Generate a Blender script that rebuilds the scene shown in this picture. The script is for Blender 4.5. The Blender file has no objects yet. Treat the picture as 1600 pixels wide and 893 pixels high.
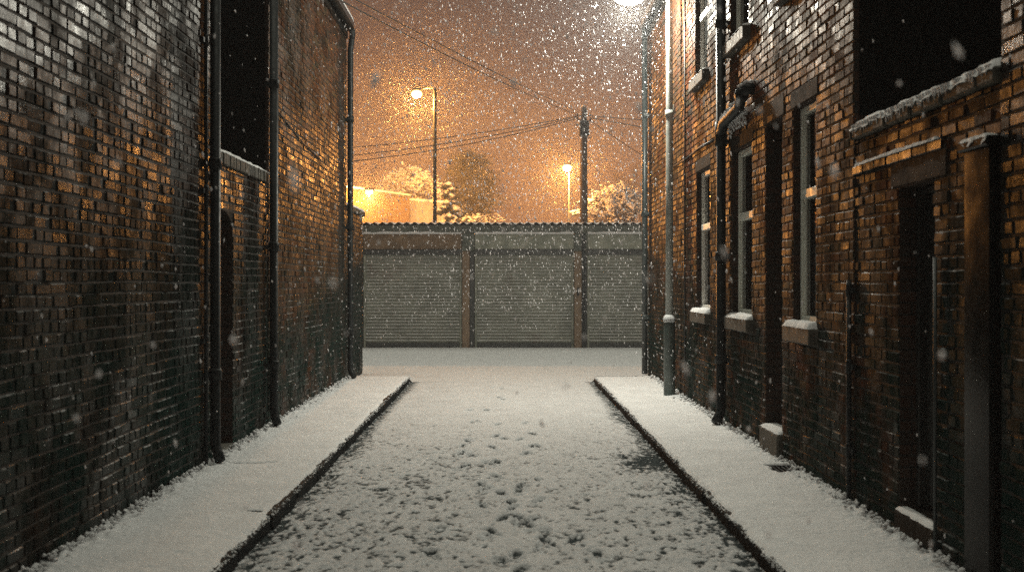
import bpy, math, random
import numpy as np
from mathutils import Vector, Matrix

random.seed(7)
RNG = np.random.default_rng(11)
SC = bpy.context.scene
COL = SC.collection

# ------------------------------------------------------------------ camera
F = 1700.0                      # focal length in pixels of a 1600 px wide frame
CZ = 1.70                       # eye height
VX, VY = 787.0, 442.0           # where the alley's parallel lines meet
XL, XR = -2.62, 2.52            # faces of the two rows of walls
KL, KR = -1.60, 1.54            # kerb faces


def P(px, py, d):
    """a point at distance d seen at a measured place"""
    return ((px - VX) / F * d, d, CZ + (VY - py) / F * d)


def dl(px):
    return F * XL / (px - VX)


def dr(px):
    return F * XR / (px - VX)


def zz(py, d):
    return CZ + (VY - py) / F * d


cam_d = bpy.data.cameras.new("Camera")
cam = bpy.data.objects.new("Camera", cam_d)
COL.objects.link(cam)
cam.location = (0, 0, CZ)
cam.rotation_euler = (math.radians(90), 0, 0)
cam_d.sensor_width = 36
cam_d.lens = 36 * F / 1600
cam_d.shift_x = (800 - VX) / 1600
cam_d.shift_y = -(446.5 - VY) / 1600
cam_d.clip_start = 0.05
cam_d.clip_end = 1500
cam_d.dof.use_dof = True
cam_d.dof.focus_distance = 17.0
cam_d.dof.aperture_fstop = 2.8
SC.camera = cam

SC.view_settings.view_transform = 'Standard'
SC.view_settings.look = 'None'
SC.view_settings.exposure = 0.0
SC.view_settings.gamma = 1.0
SC.cycles.volume_bounces = 0
SC.cycles.max_bounces = 6
SC.cycles.diffuse_bounces = 3
SC.cycles.glossy_bounces = 3
SC.cycles.sample_clamp_indirect = 4.0
SC.cycles.use_denoising = False

# ------------------------------------------------------------------ noise


class VNoise:
    def __init__(self, seed):
        self.t = np.random.default_rng(seed).random((256, 256))

    def __call__(self, x, y):
        xi = np.floor(x).astype(int)
        yi = np.floor(y).astype(int)
        fx = x - xi
        fy = y - yi
        fx = fx * fx * (3 - 2 * fx)
        fy = fy * fy * (3 - 2 * fy)
        t = self.t
        a = t[xi & 255, yi & 255]
        b = t[(xi + 1) & 255, yi & 255]
        c = t[xi & 255, (yi + 1) & 255]
        d = t[(xi + 1) & 255, (yi + 1) & 255]
        return (a * (1 - fx) + b * fx) * (1 - fy) + (c * (1 - fx) + d * fx) * fy


def fbm(n, x, y, o=4):
    s = 0
    a = 0.5
    for k in range(o):
        s = s + a * n(x * 2 ** k + 17 * k, y * 2 ** k + 31 * k)
        a *= 0.5
    return s / (1 - 0.5 ** o)


N1, N2, N3, N4 = VNoise(1), VNoise(2), VNoise(3), VNoise(4)


def sstep(a, b, x):
    t = np.clip((x - a) / (b - a), 0, 1)
    return t * t * (3 - 2 * t)

# ------------------------------------------------------------------ mesh helpers


class MB:
    def __init__(self):
        self.v = []
        self.f = []
        self.s = []
        self.tone = []

    def add(self, vs, fs, smooth=False, tone=0.5):
        o = len(self.v)
        self.v.extend(vs)
        for f in fs:
            self.f.append(tuple(i + o for i in f))
            self.s.append(smooth)
            self.tone.append(tone)
        return self

    def box(self, x0, x1, y0, y1, z0, z1, tone=0.5):
        vs = [(x0, y0, z0), (x1, y0, z0), (x1, y1, z0), (x0, y1, z0), (x0, y0, z1), (x1, y0, z1), (x1, y1, z1), (x0, y1, z1)]
        return self.add(vs, [(0, 3, 2, 1), (4, 5, 6, 7), (0, 1, 5, 4), (1, 2, 6, 5), (2, 3, 7, 6), (3, 0, 4, 7)], tone=tone)

    def bbox(self, x0, x1, y0, y1, z0, z1, b=0.01, tone=0.5):
        """box with chamfered edges (each corner split in three)"""
        xs, ys, zs = (x0, x1), (y0, y1), (z0, z1)
        vs = []
        idx = {}
        for i in (0, 1):
            for j in (0, 1):
                for k in (0, 1):
                    sx, sy, sz = (1 - 2 * i), (1 - 2 * j), (1 - 2 * k)
                    for ax in range(3):
                        p = [xs[i], ys[j], zs[k]]
                        if ax != 0:
                            p[0] += sx * b
                        if ax != 1:
                            p[1] += sy * b
                        if ax != 2:
                            p[2] += sz * b
                        idx[(i, j, k, ax)] = len(vs)
                        vs.append(tuple(p))
        fs = []
        for i in (0, 1):
            q = [idx[(i, 0, 0, 0)], idx[(i, 1, 0, 0)], idx[(i, 1, 1, 0)], idx[(i, 0, 1, 0)]]
            fs.append(tuple(q if i else q[::-1]))
            q = [idx[(0, i, 0, 1)], idx[(0, i, 1, 1)], idx[(1, i, 1, 1)], idx[(1, i, 0, 1)]]
            fs.append(tuple(q if i else q[::-1]))
            q = [idx[(0, 0, i, 2)], idx[(1, 0, i, 2)], idx[(1, 1, i, 2)], idx[(0, 1, i, 2)]]
            fs.append(tuple(q if i else q[::-1]))
        for i in (0, 1):
            for j in (0, 1):
                fs.append((idx[(i, j, 0, 0)], idx[(i, j, 0, 1)], idx[(i, j, 1, 1)], idx[(i, j, 1, 0)]))
                fs.append((idx[(i, 0, j, 0)], idx[(i, 0, j, 2)], idx[(i, 1, j, 2)], idx[(i, 1, j, 0)]))
                fs.append((idx[(0, i, j, 1)], idx[(0, i, j, 2)], idx[(1, i, j, 2)], idx[(1, i, j, 1)]))
        for i in (0, 1):
            for j in (0, 1):
                for k in (0, 1):
                    fs.append((idx[(i, j, k, 0)], idx[(i, j, k, 1)], idx[(i, j, k, 2)]))
        return self.add(vs, fs, tone=tone)

    def tube(self, pts, rad, n=10, caps=True, smooth=True):
        pts = [Vector(p) for p in pts]
        if not hasattr(rad, '__len__'):
            rad = [rad] * len(pts)
        vs = []
        fs = []
        ref = None
        for i, p in enumerate(pts):
            if i == 0:
                t = pts[1] - p
            elif i == len(pts) - 1:
                t = p - pts[i - 1]
            else:
                t = (pts[i + 1] - p).normalized() + (p - pts[i - 1]).normalized()
            if t.length < 1e-9:
                t = Vector((0, 0, 1))
            t.normalize()
            if ref is None:
                ref = Vector((1, 0, 0)) if abs(t.x) < 0.8 else Vector((0, 1, 0))
            u = (ref - t * ref.dot(t))
            if u.length < 1e-6:
                u = Vector((0, 1, 0)).cross(t)
            u.normalize()
            ref = u
            w = t.cross(u)
            for k in range(n):
                a = 2 * math.pi * k / n
                q = p + (u * math.cos(a) + w * math.sin(a)) * rad[i]
                vs.append(tuple(q))
        for i in range(len(pts) - 1):
            for k in range(n):
                a, b = i * n + k, i * n + (k + 1) % n
                fs.append((a, b, b + n, a + n))
        if caps:
            fs.append(tuple(range(n))[::-1])
            fs.append(tuple((len(pts) - 1) * n + k for k in range(n)))
        return self.add(vs, fs, smooth)

    def clump(self, c, r, sq=(1, 1, 1), jit=0.35, rnd=random):
        """an irregular lump: a jittered octahedron split once"""
        base = [(1, 0, 0), (-1, 0, 0), (0, 1, 0), (0, -1, 0), (0, 0, 1), (0, 0, -1)]
        vs = []
        for b in base:
            k = r * (1 + rnd.uniform(-jit, jit))
            vs.append((c[0] + b[0] * k * sq[0] + rnd.uniform(-.2, .2) * r * sq[0],
                       c[1] + b[1] * k * sq[1] + rnd.uniform(-.2, .2) * r * sq[1],
                       c[2] + b[2] * k * sq[2] + rnd.uniform(-.2, .2) * r * sq[2]))
        fs = [(0, 2, 4), (2, 1, 4), (1, 3, 4), (3, 0, 4), (2, 0, 5), (1, 2, 5), (3, 1, 5), (0, 3, 5)]
        return self.add(vs, fs, True)

    def build(self, name, mat, parent=None, tone=False):
        me = bpy.data.meshes.new(name)
        me.from_pydata(self.v, [], self.f)
        me.polygons.foreach_set("use_smooth", self.s)
        if tone:
            at = me.attributes.new("tone", 'FLOAT', 'FACE')
            at.data.foreach_set("value", np.array(self.tone, dtype=np.float32))
        me.materials.append(mat)
        me.update()
        return link(name, me, parent)


def link(name, me, parent=None):
    o = bpy.data.objects.new(name, me)
    COL.objects.link(o)
    if parent is not None:
        o.parent = parent
        o.matrix_parent_inverse = parent_world(parent).inverted()
    return o


def parent_world(p):
    m = Matrix.Translation(p.location)
    return parent_world(p.parent) @ p.matrix_parent_inverse @ m if p.parent else m


def tag(o, label=None, cat=None, group=None, kind=None):
    if label:
        o['label'] = label
    if cat:
        o['category'] = cat
    if group:
        o['group'] = group
    if kind:
        o['kind'] = kind
    return o


def thing(name, loc, label, cat, group=None):
    o = bpy.data.objects.new(name, None)
    COL.objects.link(o)
    o.location = loc
    o.empty_display_size = 0.2
    return tag(o, label, cat, group)


def grid_mesh(name, X, Y, Z, mat, parent=None, cover=None, extra=None):
    """X,Y,Z 2-D arrays -> one smooth sheet (plus extra loose lumps from an MB)"""
    r, c = X.shape
    v = np.stack([X, Y, Z], -1).reshape(-1, 3)
    i = np.arange(r * c).reshape(r, c)
    f = np.stack([i[:-1, :-1], i[:-1, 1:], i[1:, 1:], i[1:, :-1]], -1).reshape(-1, 4)
    # make the sheet face up
    a = v[f[0][1]] - v[f[0][0]]
    b = v[f[0][3]] - v[f[0][0]]
    if np.cross(a, b)[2] < 0:
        f = f[:, ::-1]
    nv, nf = len(v), len(f)
    cov = np.ones(nv) if cover is None else cover.reshape(-1)
    vs = v
    ev, ef = [], []
    if extra is not None and extra.v:
        ev = np.array(extra.v)
        vs = np.concatenate([v, ev])
        ef = extra.f
        cov = np.concatenate([cov, np.ones(len(ev))])
    me = bpy.data.meshes.new(name)
    if len(ev):
        me.from_pydata(vs.tolist(), [], f.tolist() + [tuple(k + nv for k in q) for q in ef])
    else:
        me.vertices.add(nv)
        me.vertices.foreach_set("co", vs.astype(np.float32).ravel())
        me.loops.add(nf * 4)
        me.loops.foreach_set("vertex_index", f.astype(np.int32).ravel())
        me.polygons.add(nf)
        me.polygons.foreach_set("loop_start", (np.arange(nf) * 4).astype(np.int32))
        me.update(calc_edges=True)
    me.polygons.foreach_set("use_smooth", [True] * len(me.polygons))
    at = me.attributes.new("cover", 'FLOAT', 'POINT')
    at.data.foreach_set("value", cov.astype(np.float32))
    me.materials.append(mat)
    me.update()
    return link(name, me, parent)

# ------------------------------------------------------------------ materials


class NT:
    def __init__(self, name):
        self.m = bpy.data.materials.new(name)
        self.m.use_nodes = True
        self.t = self.m.node_tree
        self.b = self.t.nodes["Principled BSDF"]
        self.out = self.t.nodes["Material Output"]

    def n(self, typ, **kw):
        x = self.t.nodes.new(typ)
        for k, v in kw.items():
            setattr(x, k, v)
        return x

    def l(self, a, b):
        self.t.links.new(a, b)

    def val(self, sock, v):
        if hasattr(v, 'is_output'):
            self.l(v, sock)
        else:
            sock.default_value = v

    def obj(self):
        return self.n("ShaderNodeTexCoord").outputs["Object"]

    def noise(self, scale, detail=4, rough=0.55, vec=None, sc=None):
        x = self.n("ShaderNodeTexNoise")
        x.inputs["Scale"].default_value = scale
        x.inputs["Detail"].default_value = detail
        x.inputs["Roughness"].default_value = rough
        v = vec or self.obj()
        if sc:
            mp = self.n("ShaderNodeMapping")
            mp.inputs["Scale"].default_value = sc
            self.l(v, mp.inputs["Vector"])
            v = mp.outputs["Vector"]
        self.l(v, x.inputs["Vector"])
        return x.outputs["Fac"]

    def ramp(self, fac, stops, interp='LINEAR'):
        r = self.n("ShaderNodeValToRGB")
        r.color_ramp.interpolation = interp
        el = r.color_ramp.elements
        while len(el) < len(stops):
            el.new(0.5)
        for e, (p, c) in zip(el, stops):
            e.position = p
            e.color = (*c, 1) if len(c) == 3 else c
        self.l(fac, r.inputs["Fac"])
        return r.outputs["Color"]

    def rng(self, v, a, b, c, d, smooth=False):
        r = self.n("ShaderNodeMapRange")
        if smooth:
            r.interpolation_type = 'SMOOTHSTEP'
        for i, q in enumerate((v, a, b, c, d)):
            self.val(r.inputs[i], q)
        return r.outputs[0]

    def math(self, op, a, b=0.0):
        r = self.n("ShaderNodeMath", operation=op)
        self.val(r.inputs[0], a)
        self.val(r.inputs[1], b)
        return r.outputs[0]

    def mix(self, fac, a, b, mode='MIX'):
        r = self.n("ShaderNodeMix", data_type='RGBA', blend_type=mode)
        self.val(r.inputs[0], fac)
        for s, q in ((6, a), (7, b)):
            self.val(r.inputs[s], (*q, 1) if isinstance(q, tuple) and len(q) == 3 else q)
        return r.outputs[2]

    def bump(self, h, strength, dist, prev=None):
        b = self.n("ShaderNodeBump")
        b.inputs["Strength"].default_value = strength
        b.inputs["Distance"].default_value = dist
        self.l(h, b.inputs["Height"])
        if prev is not None:
            self.l(prev, b.inputs["Normal"])
        return b.outputs["Normal"]

    def fin(self, color=None, rough=None, normal=None, metal=0.0, spec=0.5):
        if color is not None:
            self.val(self.b.inputs["Base Color"], (*color, 1) if isinstance(color, tuple) else color)
        if rough is not None:
            self.val(self.b.inputs["Roughness"], rough)
        if normal is not None:
            self.l(normal, self.b.inputs["Normal"])
        self.b.inputs["Metallic"].default_value = metal
        if not self.b.inputs["Specular IOR Level"].is_linked:
            self.b.inputs["Specular IOR Level"].default_value = spec
        return self.m


def mottled(name, c1, c2, scale=6, rough=(0.5, 0.8), bump=0.3, bscale=60, dist=0.004, sc=None, metal=0, spec=0.5):
    m = NT(name)
    a = m.noise(scale, 5, 0.6, sc=sc)
    col = m.ramp(a, [(0.32, c1), (0.68, c2)])
    r = m.rng(m.noise(scale * 1.7, 4), 0.3, 0.7, rough[0], rough[1])
    nn = m.bump(m.noise(bscale, 4), bump, dist)
    return m.fin(col, r, nn, metal, spec)


def brick_material(name, k=1.0, dark=1.0, frost=1.0, algae_shade=1.0, spec=0.55, red=1.0, dr=0.0):
    m = NT(name)
    at = m.n("ShaderNodeAttribute", attribute_name="tone").outputs["Fac"]
    c = lambda r, g, b: (r * k * red, g * k, b * k / red)
    col = m.ramp(at, [(0.0, c(0.016, 0.017, 0.016)), (0.14, c(0.030, 0.026, 0.022)), (0.3, c(0.075, 0.042, 0.026)),
                      (0.5, c(0.120, 0.052, 0.028)), (0.68, c(0.17, 0.068, 0.032)), (0.82, c(0.125, 0.080, 0.042)),
                      (0.93, c(0.09, 0.08, 0.052)), (1.0, c(0.035, 0.036, 0.032))])
    mott = m.rng(m.noise(28, 5, 0.65), 0.3, 0.75, 0.45, 1.0)
    col = m.mix(mott, (0.010, 0.010, 0.009), col)
    sootn = m.noise(0.8, 6, 0.62, sc=(1, 1, 0.4))
    soot = m.rng(sootn, 0.40, 0.62, 0.0, 0.85 * dark, True)
    col = m.mix(soot, col, (0.009, 0.0145, 0.0135))
    bloom = m.rng(m.noise(2.2, 4, 0.6), 0.60, 0.78, 0.0, 0.25, True)
    col = m.mix(bloom, col, (0.10, 0.09, 0.07))
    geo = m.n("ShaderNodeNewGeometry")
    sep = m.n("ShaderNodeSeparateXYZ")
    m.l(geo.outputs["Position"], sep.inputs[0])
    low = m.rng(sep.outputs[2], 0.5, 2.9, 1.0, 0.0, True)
    alg_shade = m.math('MULTIPLY', low, m.rng(m.noise(1.8, 5, 0.65), 0.30, 0.58, 0, 0.92 * algae_shade, True))  # algal green, spread and deepened to paint shade onto the lower walls
    col = m.mix(alg_shade, col, (0.007, 0.021, 0.018))
    # snow and frost caught on ledges of the bricks
    tn = m.n("ShaderNodeSeparateXYZ")
    m.l(geo.outputs["True Normal"], tn.inputs[0])
    up = m.rng(tn.outputs[2], 0.35, 0.7, 0, 1)
    fr = m.math('MULTIPLY', up, m.rng(m.noise(1.3, 5, 0.7, sc=(1, 1, 1.6)), 0.53, 0.66, 0.0, 0.75 * frost, True))
    fr = m.math('MULTIPLY', fr, m.rng(m.noise(22, 3), 0.35, 0.6, 0.1, 1))
    col = m.mix(fr, col, (0.72, 0.73, 0.74))
    tv = m.rng(m.math('FRACT', m.math('MULTIPLY', at, 37.0)), 0, 1, -0.10, 0.16)
    rg = m.math('ADD', m.rng(m.noise(9, 4), 0.3, 0.7, 0.38 + dr, 0.60 + dr), tv)
    rg = m.math('ADD', rg, m.math('MULTIPLY', fr, 0.4))
    sv = m.math('MULTIPLY', m.rng(m.noise(1.6, 5, 0.65, sc=(1, 1, 0.6)), 0.42, 0.62, 0.04, 1.0, True), spec)
    sv = m.math('MULTIPLY', sv, m.rng(alg_shade, 0, 0.9, 1.0, 0.12))
    m.l(sv, m.b.inputs["Specular IOR Level"])
    nn = m.bump(m.noise(30, 4, 0.6), 0.30, 0.008)
    nn = m.bump(m.noise(130, 3, 0.6), 0.35, 0.003, nn)
    r = m.fin(col, rg, nn)
    return r


def core_material(name):
    """mortar on the face, ordinary coursed brick on the returns"""
    m = NT(name)
    geo = m.n("ShaderNodeNewGeometry")
    sp = m.n("ShaderNodeSeparateXYZ")
    m.l(geo.outputs["Position"], sp.inputs[0])
    cb = m.n("ShaderNodeCombineXYZ")
    m.l(m.math('ADD', sp.outputs[0], sp.outputs[1]), cb.inputs[0])
    m.l(sp.outputs[2], cb.inputs[1])
    br = m.n("ShaderNodeTexBrick")
    br.inputs["Color1"].default_value = (0.05, 0.024, 0.015, 1)
    br.inputs["Color2"].default_value = (0.025, 0.019, 0.015, 1)
    br.inputs["Mortar"].default_value = (0.012, 0.012, 0.011, 1)
    br.inputs["Scale"].default_value = 1.0
    br.inputs["Mortar Size"].default_value = 0.007
    br.inputs["Brick Width"].default_value = 0.225
    br.inputs["Row Height"].default_value = 0.075
    m.l(cb.outputs[0], br.inputs["Vector"])
    tn = m.n("ShaderNodeSeparateXYZ")
    m.l(geo.outputs["True Normal"], tn.inputs[0])
    isx = m.math('GREATER_THAN', m.math('ABSOLUTE', tn.outputs[0]), 0.5)
    mort = m.ramp(m.noise(14, 5, 0.7), [(0.3, (0.010, 0.010, 0.010)), (0.7, (0.045, 0.042, 0.036))])
    col = m.mix(isx, br.outputs["Color"], mort)
    return m.fin(col, 0.8, m.bump(m.noise(90, 4), 0.5, 0.006), spec=0.3)


def snow_material(name, under=(0.014, 0.016, 0.017), fine=1.0, attr=True, k=1.0, lo=0.30, hi=0.66, under2=(0.045, 0.048, 0.048)):
    m = NT(name)
    cov = m.n("ShaderNodeAttribute", attribute_name="cover").outputs["Fac"] if attr else 1.0
    n = m.math('ADD', cov, m.rng(m.noise(70, 5, 0.7), 0.3, 0.7, -0.20, 0.20))
    c = m.rng(n, lo, hi, 0, 1, True)
    white = m.ramp(m.noise(3.0, 5, 0.6), [(0.3, (0.70 * k, 0.71 * k, 0.72 * k)), (0.7, (0.83 * k, 0.84 * k, 0.85 * k))])
    wet = m.ramp(m.noise(40, 4), [(0.35, under), (0.7, under2)])
    col = m.mix(c, wet, white)
    r = m.rng(c, 0, 1, 0.85, 0.8)
    nn = m.bump(m.noise(60, 5, 0.75), 0.8 * fine, 0.022)
    nn = m.bump(m.noise(190, 3, 0.7), 0.8 * fine, 0.008, nn)
    m.l(m.rng(c, 0, 1, 0.0, 0.2), m.b.inputs['Specular IOR Level'])
    m.fin(col, r, nn)
    return m.m


def emit(name, color, strength):
    m = NT(name)
    m.b.inputs["Base Color"].default_value = (*color, 1)
    m.b.inputs["Emission Color"].default_value = (*color, 1)
    m.b.inputs["Emission Strength"].default_value = strength
    return m.m


M = {}
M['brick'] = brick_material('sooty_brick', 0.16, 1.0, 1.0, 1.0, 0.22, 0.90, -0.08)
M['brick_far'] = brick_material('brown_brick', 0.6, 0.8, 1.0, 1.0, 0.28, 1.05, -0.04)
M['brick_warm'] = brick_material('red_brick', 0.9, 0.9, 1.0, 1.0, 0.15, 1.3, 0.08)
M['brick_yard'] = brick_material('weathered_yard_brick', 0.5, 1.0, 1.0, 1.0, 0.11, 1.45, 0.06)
M['core'] = core_material('mortar_core')
M['tar'] = mottled('tarred_render', (0.003, 0.0035, 0.0035), (0.006, 0.007, 0.007), 3, (0.85, 0.95), 0.3, 30, spec=0.05)  # unlit gables: their shade put into a near-black colour
M['snow_road'] = snow_material('trodden_snow', (0.030, 0.038, 0.040), k=0.85, lo=0.12, hi=0.78, under2=(0.10, 0.115, 0.118))
M['snow'] = snow_material('fresh_snow', fine=0.8)
M['snow_cap'] = snow_material('settled_snow', fine=0.7, attr=False)
M['kerb'] = mottled('wet_kerb_stone', (0.004, 0.006, 0.007), (0.012, 0.015, 0.016), 9, (0.7, 0.9), 0.6, 45, 0.01, spec=0.1)
M['slab'] = mottled('paving_slab', (0.05, 0.05, 0.05), (0.10, 0.098, 0.09), 9, (0.3, 0.6), 0.4, 45, 0.006)
M['iron'] = mottled('black_cast_iron', (0.005, 0.008, 0.009), (0.013, 0.018, 0.020), 12, (0.38, 0.6), 0.25, 70, 0.003, spec=0.22)
M['gutter'] = mottled('matt_black_gutter', (0.004, 0.005, 0.005), (0.010, 0.011, 0.011), 8, (0.75, 0.9), 0.2, 60, 0.002, spec=0.06)
M['pvc'] = mottled('dark_grey_pipe', (0.02, 0.03, 0.032), (0.045, 0.055, 0.055), 8, (0.3, 0.5), 0.15, 60, 0.002)
M['stone'] = mottled('sandstone_sill', (0.04, 0.039, 0.033), (0.11, 0.10, 0.082), 7, (0.6, 0.85), 0.5, 50, 0.006)
M['lintel'] = mottled('sooty_stone_lintel', (0.010, 0.0095, 0.008), (0.028, 0.020, 0.014), 5, (0.8, 0.95), 0.5, 45, 0.006, spec=0.12)
M['coping'] = mottled('mossy_coping', (0.03, 0.030, 0.024), (0.085, 0.078, 0.060), 8, (0.7, 0.9), 0.6, 40, 0.008)
M['frame_w'] = mottled('white_painted_frame', (0.55, 0.53, 0.48), (0.75, 0.73, 0.68), 5, (0.35, 0.55), 0.15, 60, 0.002)
M['frame_g'] = mottled('grey_green_frame', (0.58, 0.60, 0.54), (0.74, 0.75, 0.68), 6, (0.35, 0.6), 0.15, 60, 0.002)
M['glass'] = mottled('dark_window_glass', (0.006, 0.008, 0.009), (0.012, 0.014, 0.015), 2, (0.04, 0.12), 0.02, 8, 0.002, spec=0.8)
M['door'] = mottled('dark_painted_timber', (0.008, 0.010, 0.010), (0.022, 0.024, 0.023), 4, (0.3, 0.55), 0.35, 25, 0.006, sc=(6, 6, 0.6))
M['timber'] = mottled('glossy_dark_timber', (0.004, 0.005, 0.0055), (0.009, 0.009, 0.008), 5, (0.13, 0.22), 0.15, 25, 0.003, sc=(8, 8, 0.7), spec=0.045)
M['concrete'] = mottled('stained_concrete', (0.13, 0.15, 0.12), (0.33, 0.34, 0.28), 3.5, (0.6, 0.85), 0.5, 40, 0.006)
M['concrete_b'] = mottled('rust_stained_concrete', (0.09, 0.055, 0.028), (0.22, 0.14, 0.075), 4, (0.6, 0.85), 0.5, 40, 0.006)
M['pillar'] = mottled('brown_brick_pillar', (0.15, 0.10, 0.06), (0.28, 0.195, 0.125), 6, (0.6, 0.85), 0.6, 30, 0.008)
M['fascia'] = mottled('weathered_fascia', (0.04, 0.052, 0.042), (0.12, 0.135, 0.11), 4, (0.5, 0.8), 0.4, 40, 0.006)
M['darkmetal'] = mottled('dark_steel', (0.015, 0.02, 0.021), (0.04, 0.045, 0.044), 8, (0.35, 0.6), 0.3, 50, 0.003)
M['cement_sheet'] = mottled('cement_sheet', (0.025, 0.026, 0.024), (0.06, 0.06, 0.052), 6, (0.7, 0.9), 0.4, 40, 0.005)
M['slate'] = mottled('slate', (0.02, 0.022, 0.025), (0.05, 0.05, 0.055), 9, (0.4, 0.7), 0.5, 30, 0.006)
M['pole'] = mottled('creosoted_pole', (0.022, 0.017, 0.013), (0.075, 0.052, 0.036), 5, (0.6, 0.85), 0.6, 30, 0.01, sc=(8, 8, 0.6))
M['galv'] = mottled('galvanised_steel', (0.28, 0.29, 0.28), (0.46, 0.46, 0.44), 10, (0.3, 0.5), 0.1, 60, 0.002, metal=0.5)
M['column'] = mottled('painted_lamp_column', (0.22, 0.24, 0.22), (0.38, 0.39, 0.36), 7, (0.28, 0.5), 0.2, 50, 0.002)
M['column_base'] = mottled('green_lamp_base', (0.035, 0.055, 0.05), (0.09, 0.11, 0.10), 7, (0.3, 0.55), 0.3, 50, 0.003)
M['wire'] = mottled('black_cable', (0.01, 0.01, 0.01), (0.02, 0.02, 0.02), 5, (0.5, 0.6), 0.0, 50)
M['bark'] = mottled('bark', (0.03, 0.02, 0.014), (0.08, 0.055, 0.038), 8, (0.7, 0.9), 0.6, 30, 0.01)
M['twig'] = mottled('dark_twigs', (0.03, 0.022, 0.016), (0.07, 0.05, 0.035), 8, (0.7, 0.9), 0.2, 30)
M['leaf'] = mottled('evergreen_leaf', (0.028, 0.034, 0.014), (0.066, 0.066, 0.028), 3, (0.5, 0.8), 0.1, 30)
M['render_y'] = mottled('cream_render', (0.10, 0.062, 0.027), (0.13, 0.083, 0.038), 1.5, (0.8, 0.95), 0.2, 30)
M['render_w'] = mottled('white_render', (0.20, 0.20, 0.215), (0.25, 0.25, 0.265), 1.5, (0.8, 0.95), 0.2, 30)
M['lens_white'] = emit('lit_white_lens', (1.0, 0.94, 0.82), 60)
M['lens_sodium'] = emit('lit_sodium_lens', (1.0, 0.56, 0.17), 9.0)

# roller shutter: galvanised laths with grime, snow settled on the little ledges
m = NT('roller_shutter_steel')
g = m.n("ShaderNodeNewGeometry")
s = m.n("ShaderNodeSeparateXYZ")
m.l(g.outputs["True Normal"], s.inputs[0])
colr = m.ramp(m.noise(1.6, 5, 0.65), [(0.3, (0.13, 0.14, 0.115)), (0.7, (0.27, 0.285, 0.235))])
rust = m.rng(m.noise(0.9, 6, 0.7), 0.54, 0.70, 0, 0.7, True)
colr = m.mix(rust, colr, (0.10, 0.05, 0.03))
upm = m.rng(s.outputs[2], 0.4, 0.7, 0, 1)
upm = m.math('MULTIPLY', upm, m.rng(m.noise(7, 5, 0.7, sc=(0.5, 1, 2.5)), 0.36, 0.56, 0.35, 1.0, True))
colr = m.mix(upm, colr, (0.75, 0.76, 0.76))
M['shutter'] = m.fin(colr, m.rng(m.noise(12, 4), 0.3, 0.7, 0.42, 0.68), m.bump(m.noise(60, 3), 0.2, 0.003), metal=0.0)

# falling flakes: white, letting light through
m = NT('snowflake')
df = m.n("ShaderNodeBsdfDiffuse")
df.inputs[0].default_value = (0.9, 0.9, 0.92, 1)
tr = m.n("ShaderNodeBsdfTranslucent")
tr.inputs[0].default_value = (0.9, 0.9, 0.92, 1)
ms = m.n("ShaderNodeMixShader")
ms.inputs[0].default_value = 0.45
m.l(df.outputs[0], ms.inputs[1])
m.l(tr.outputs[0], ms.inputs[2])
m.l(ms.outputs[0], m.out.inputs[0])
M['flake'] = m.m

# ------------------------------------------------------------------ brick walls


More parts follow.
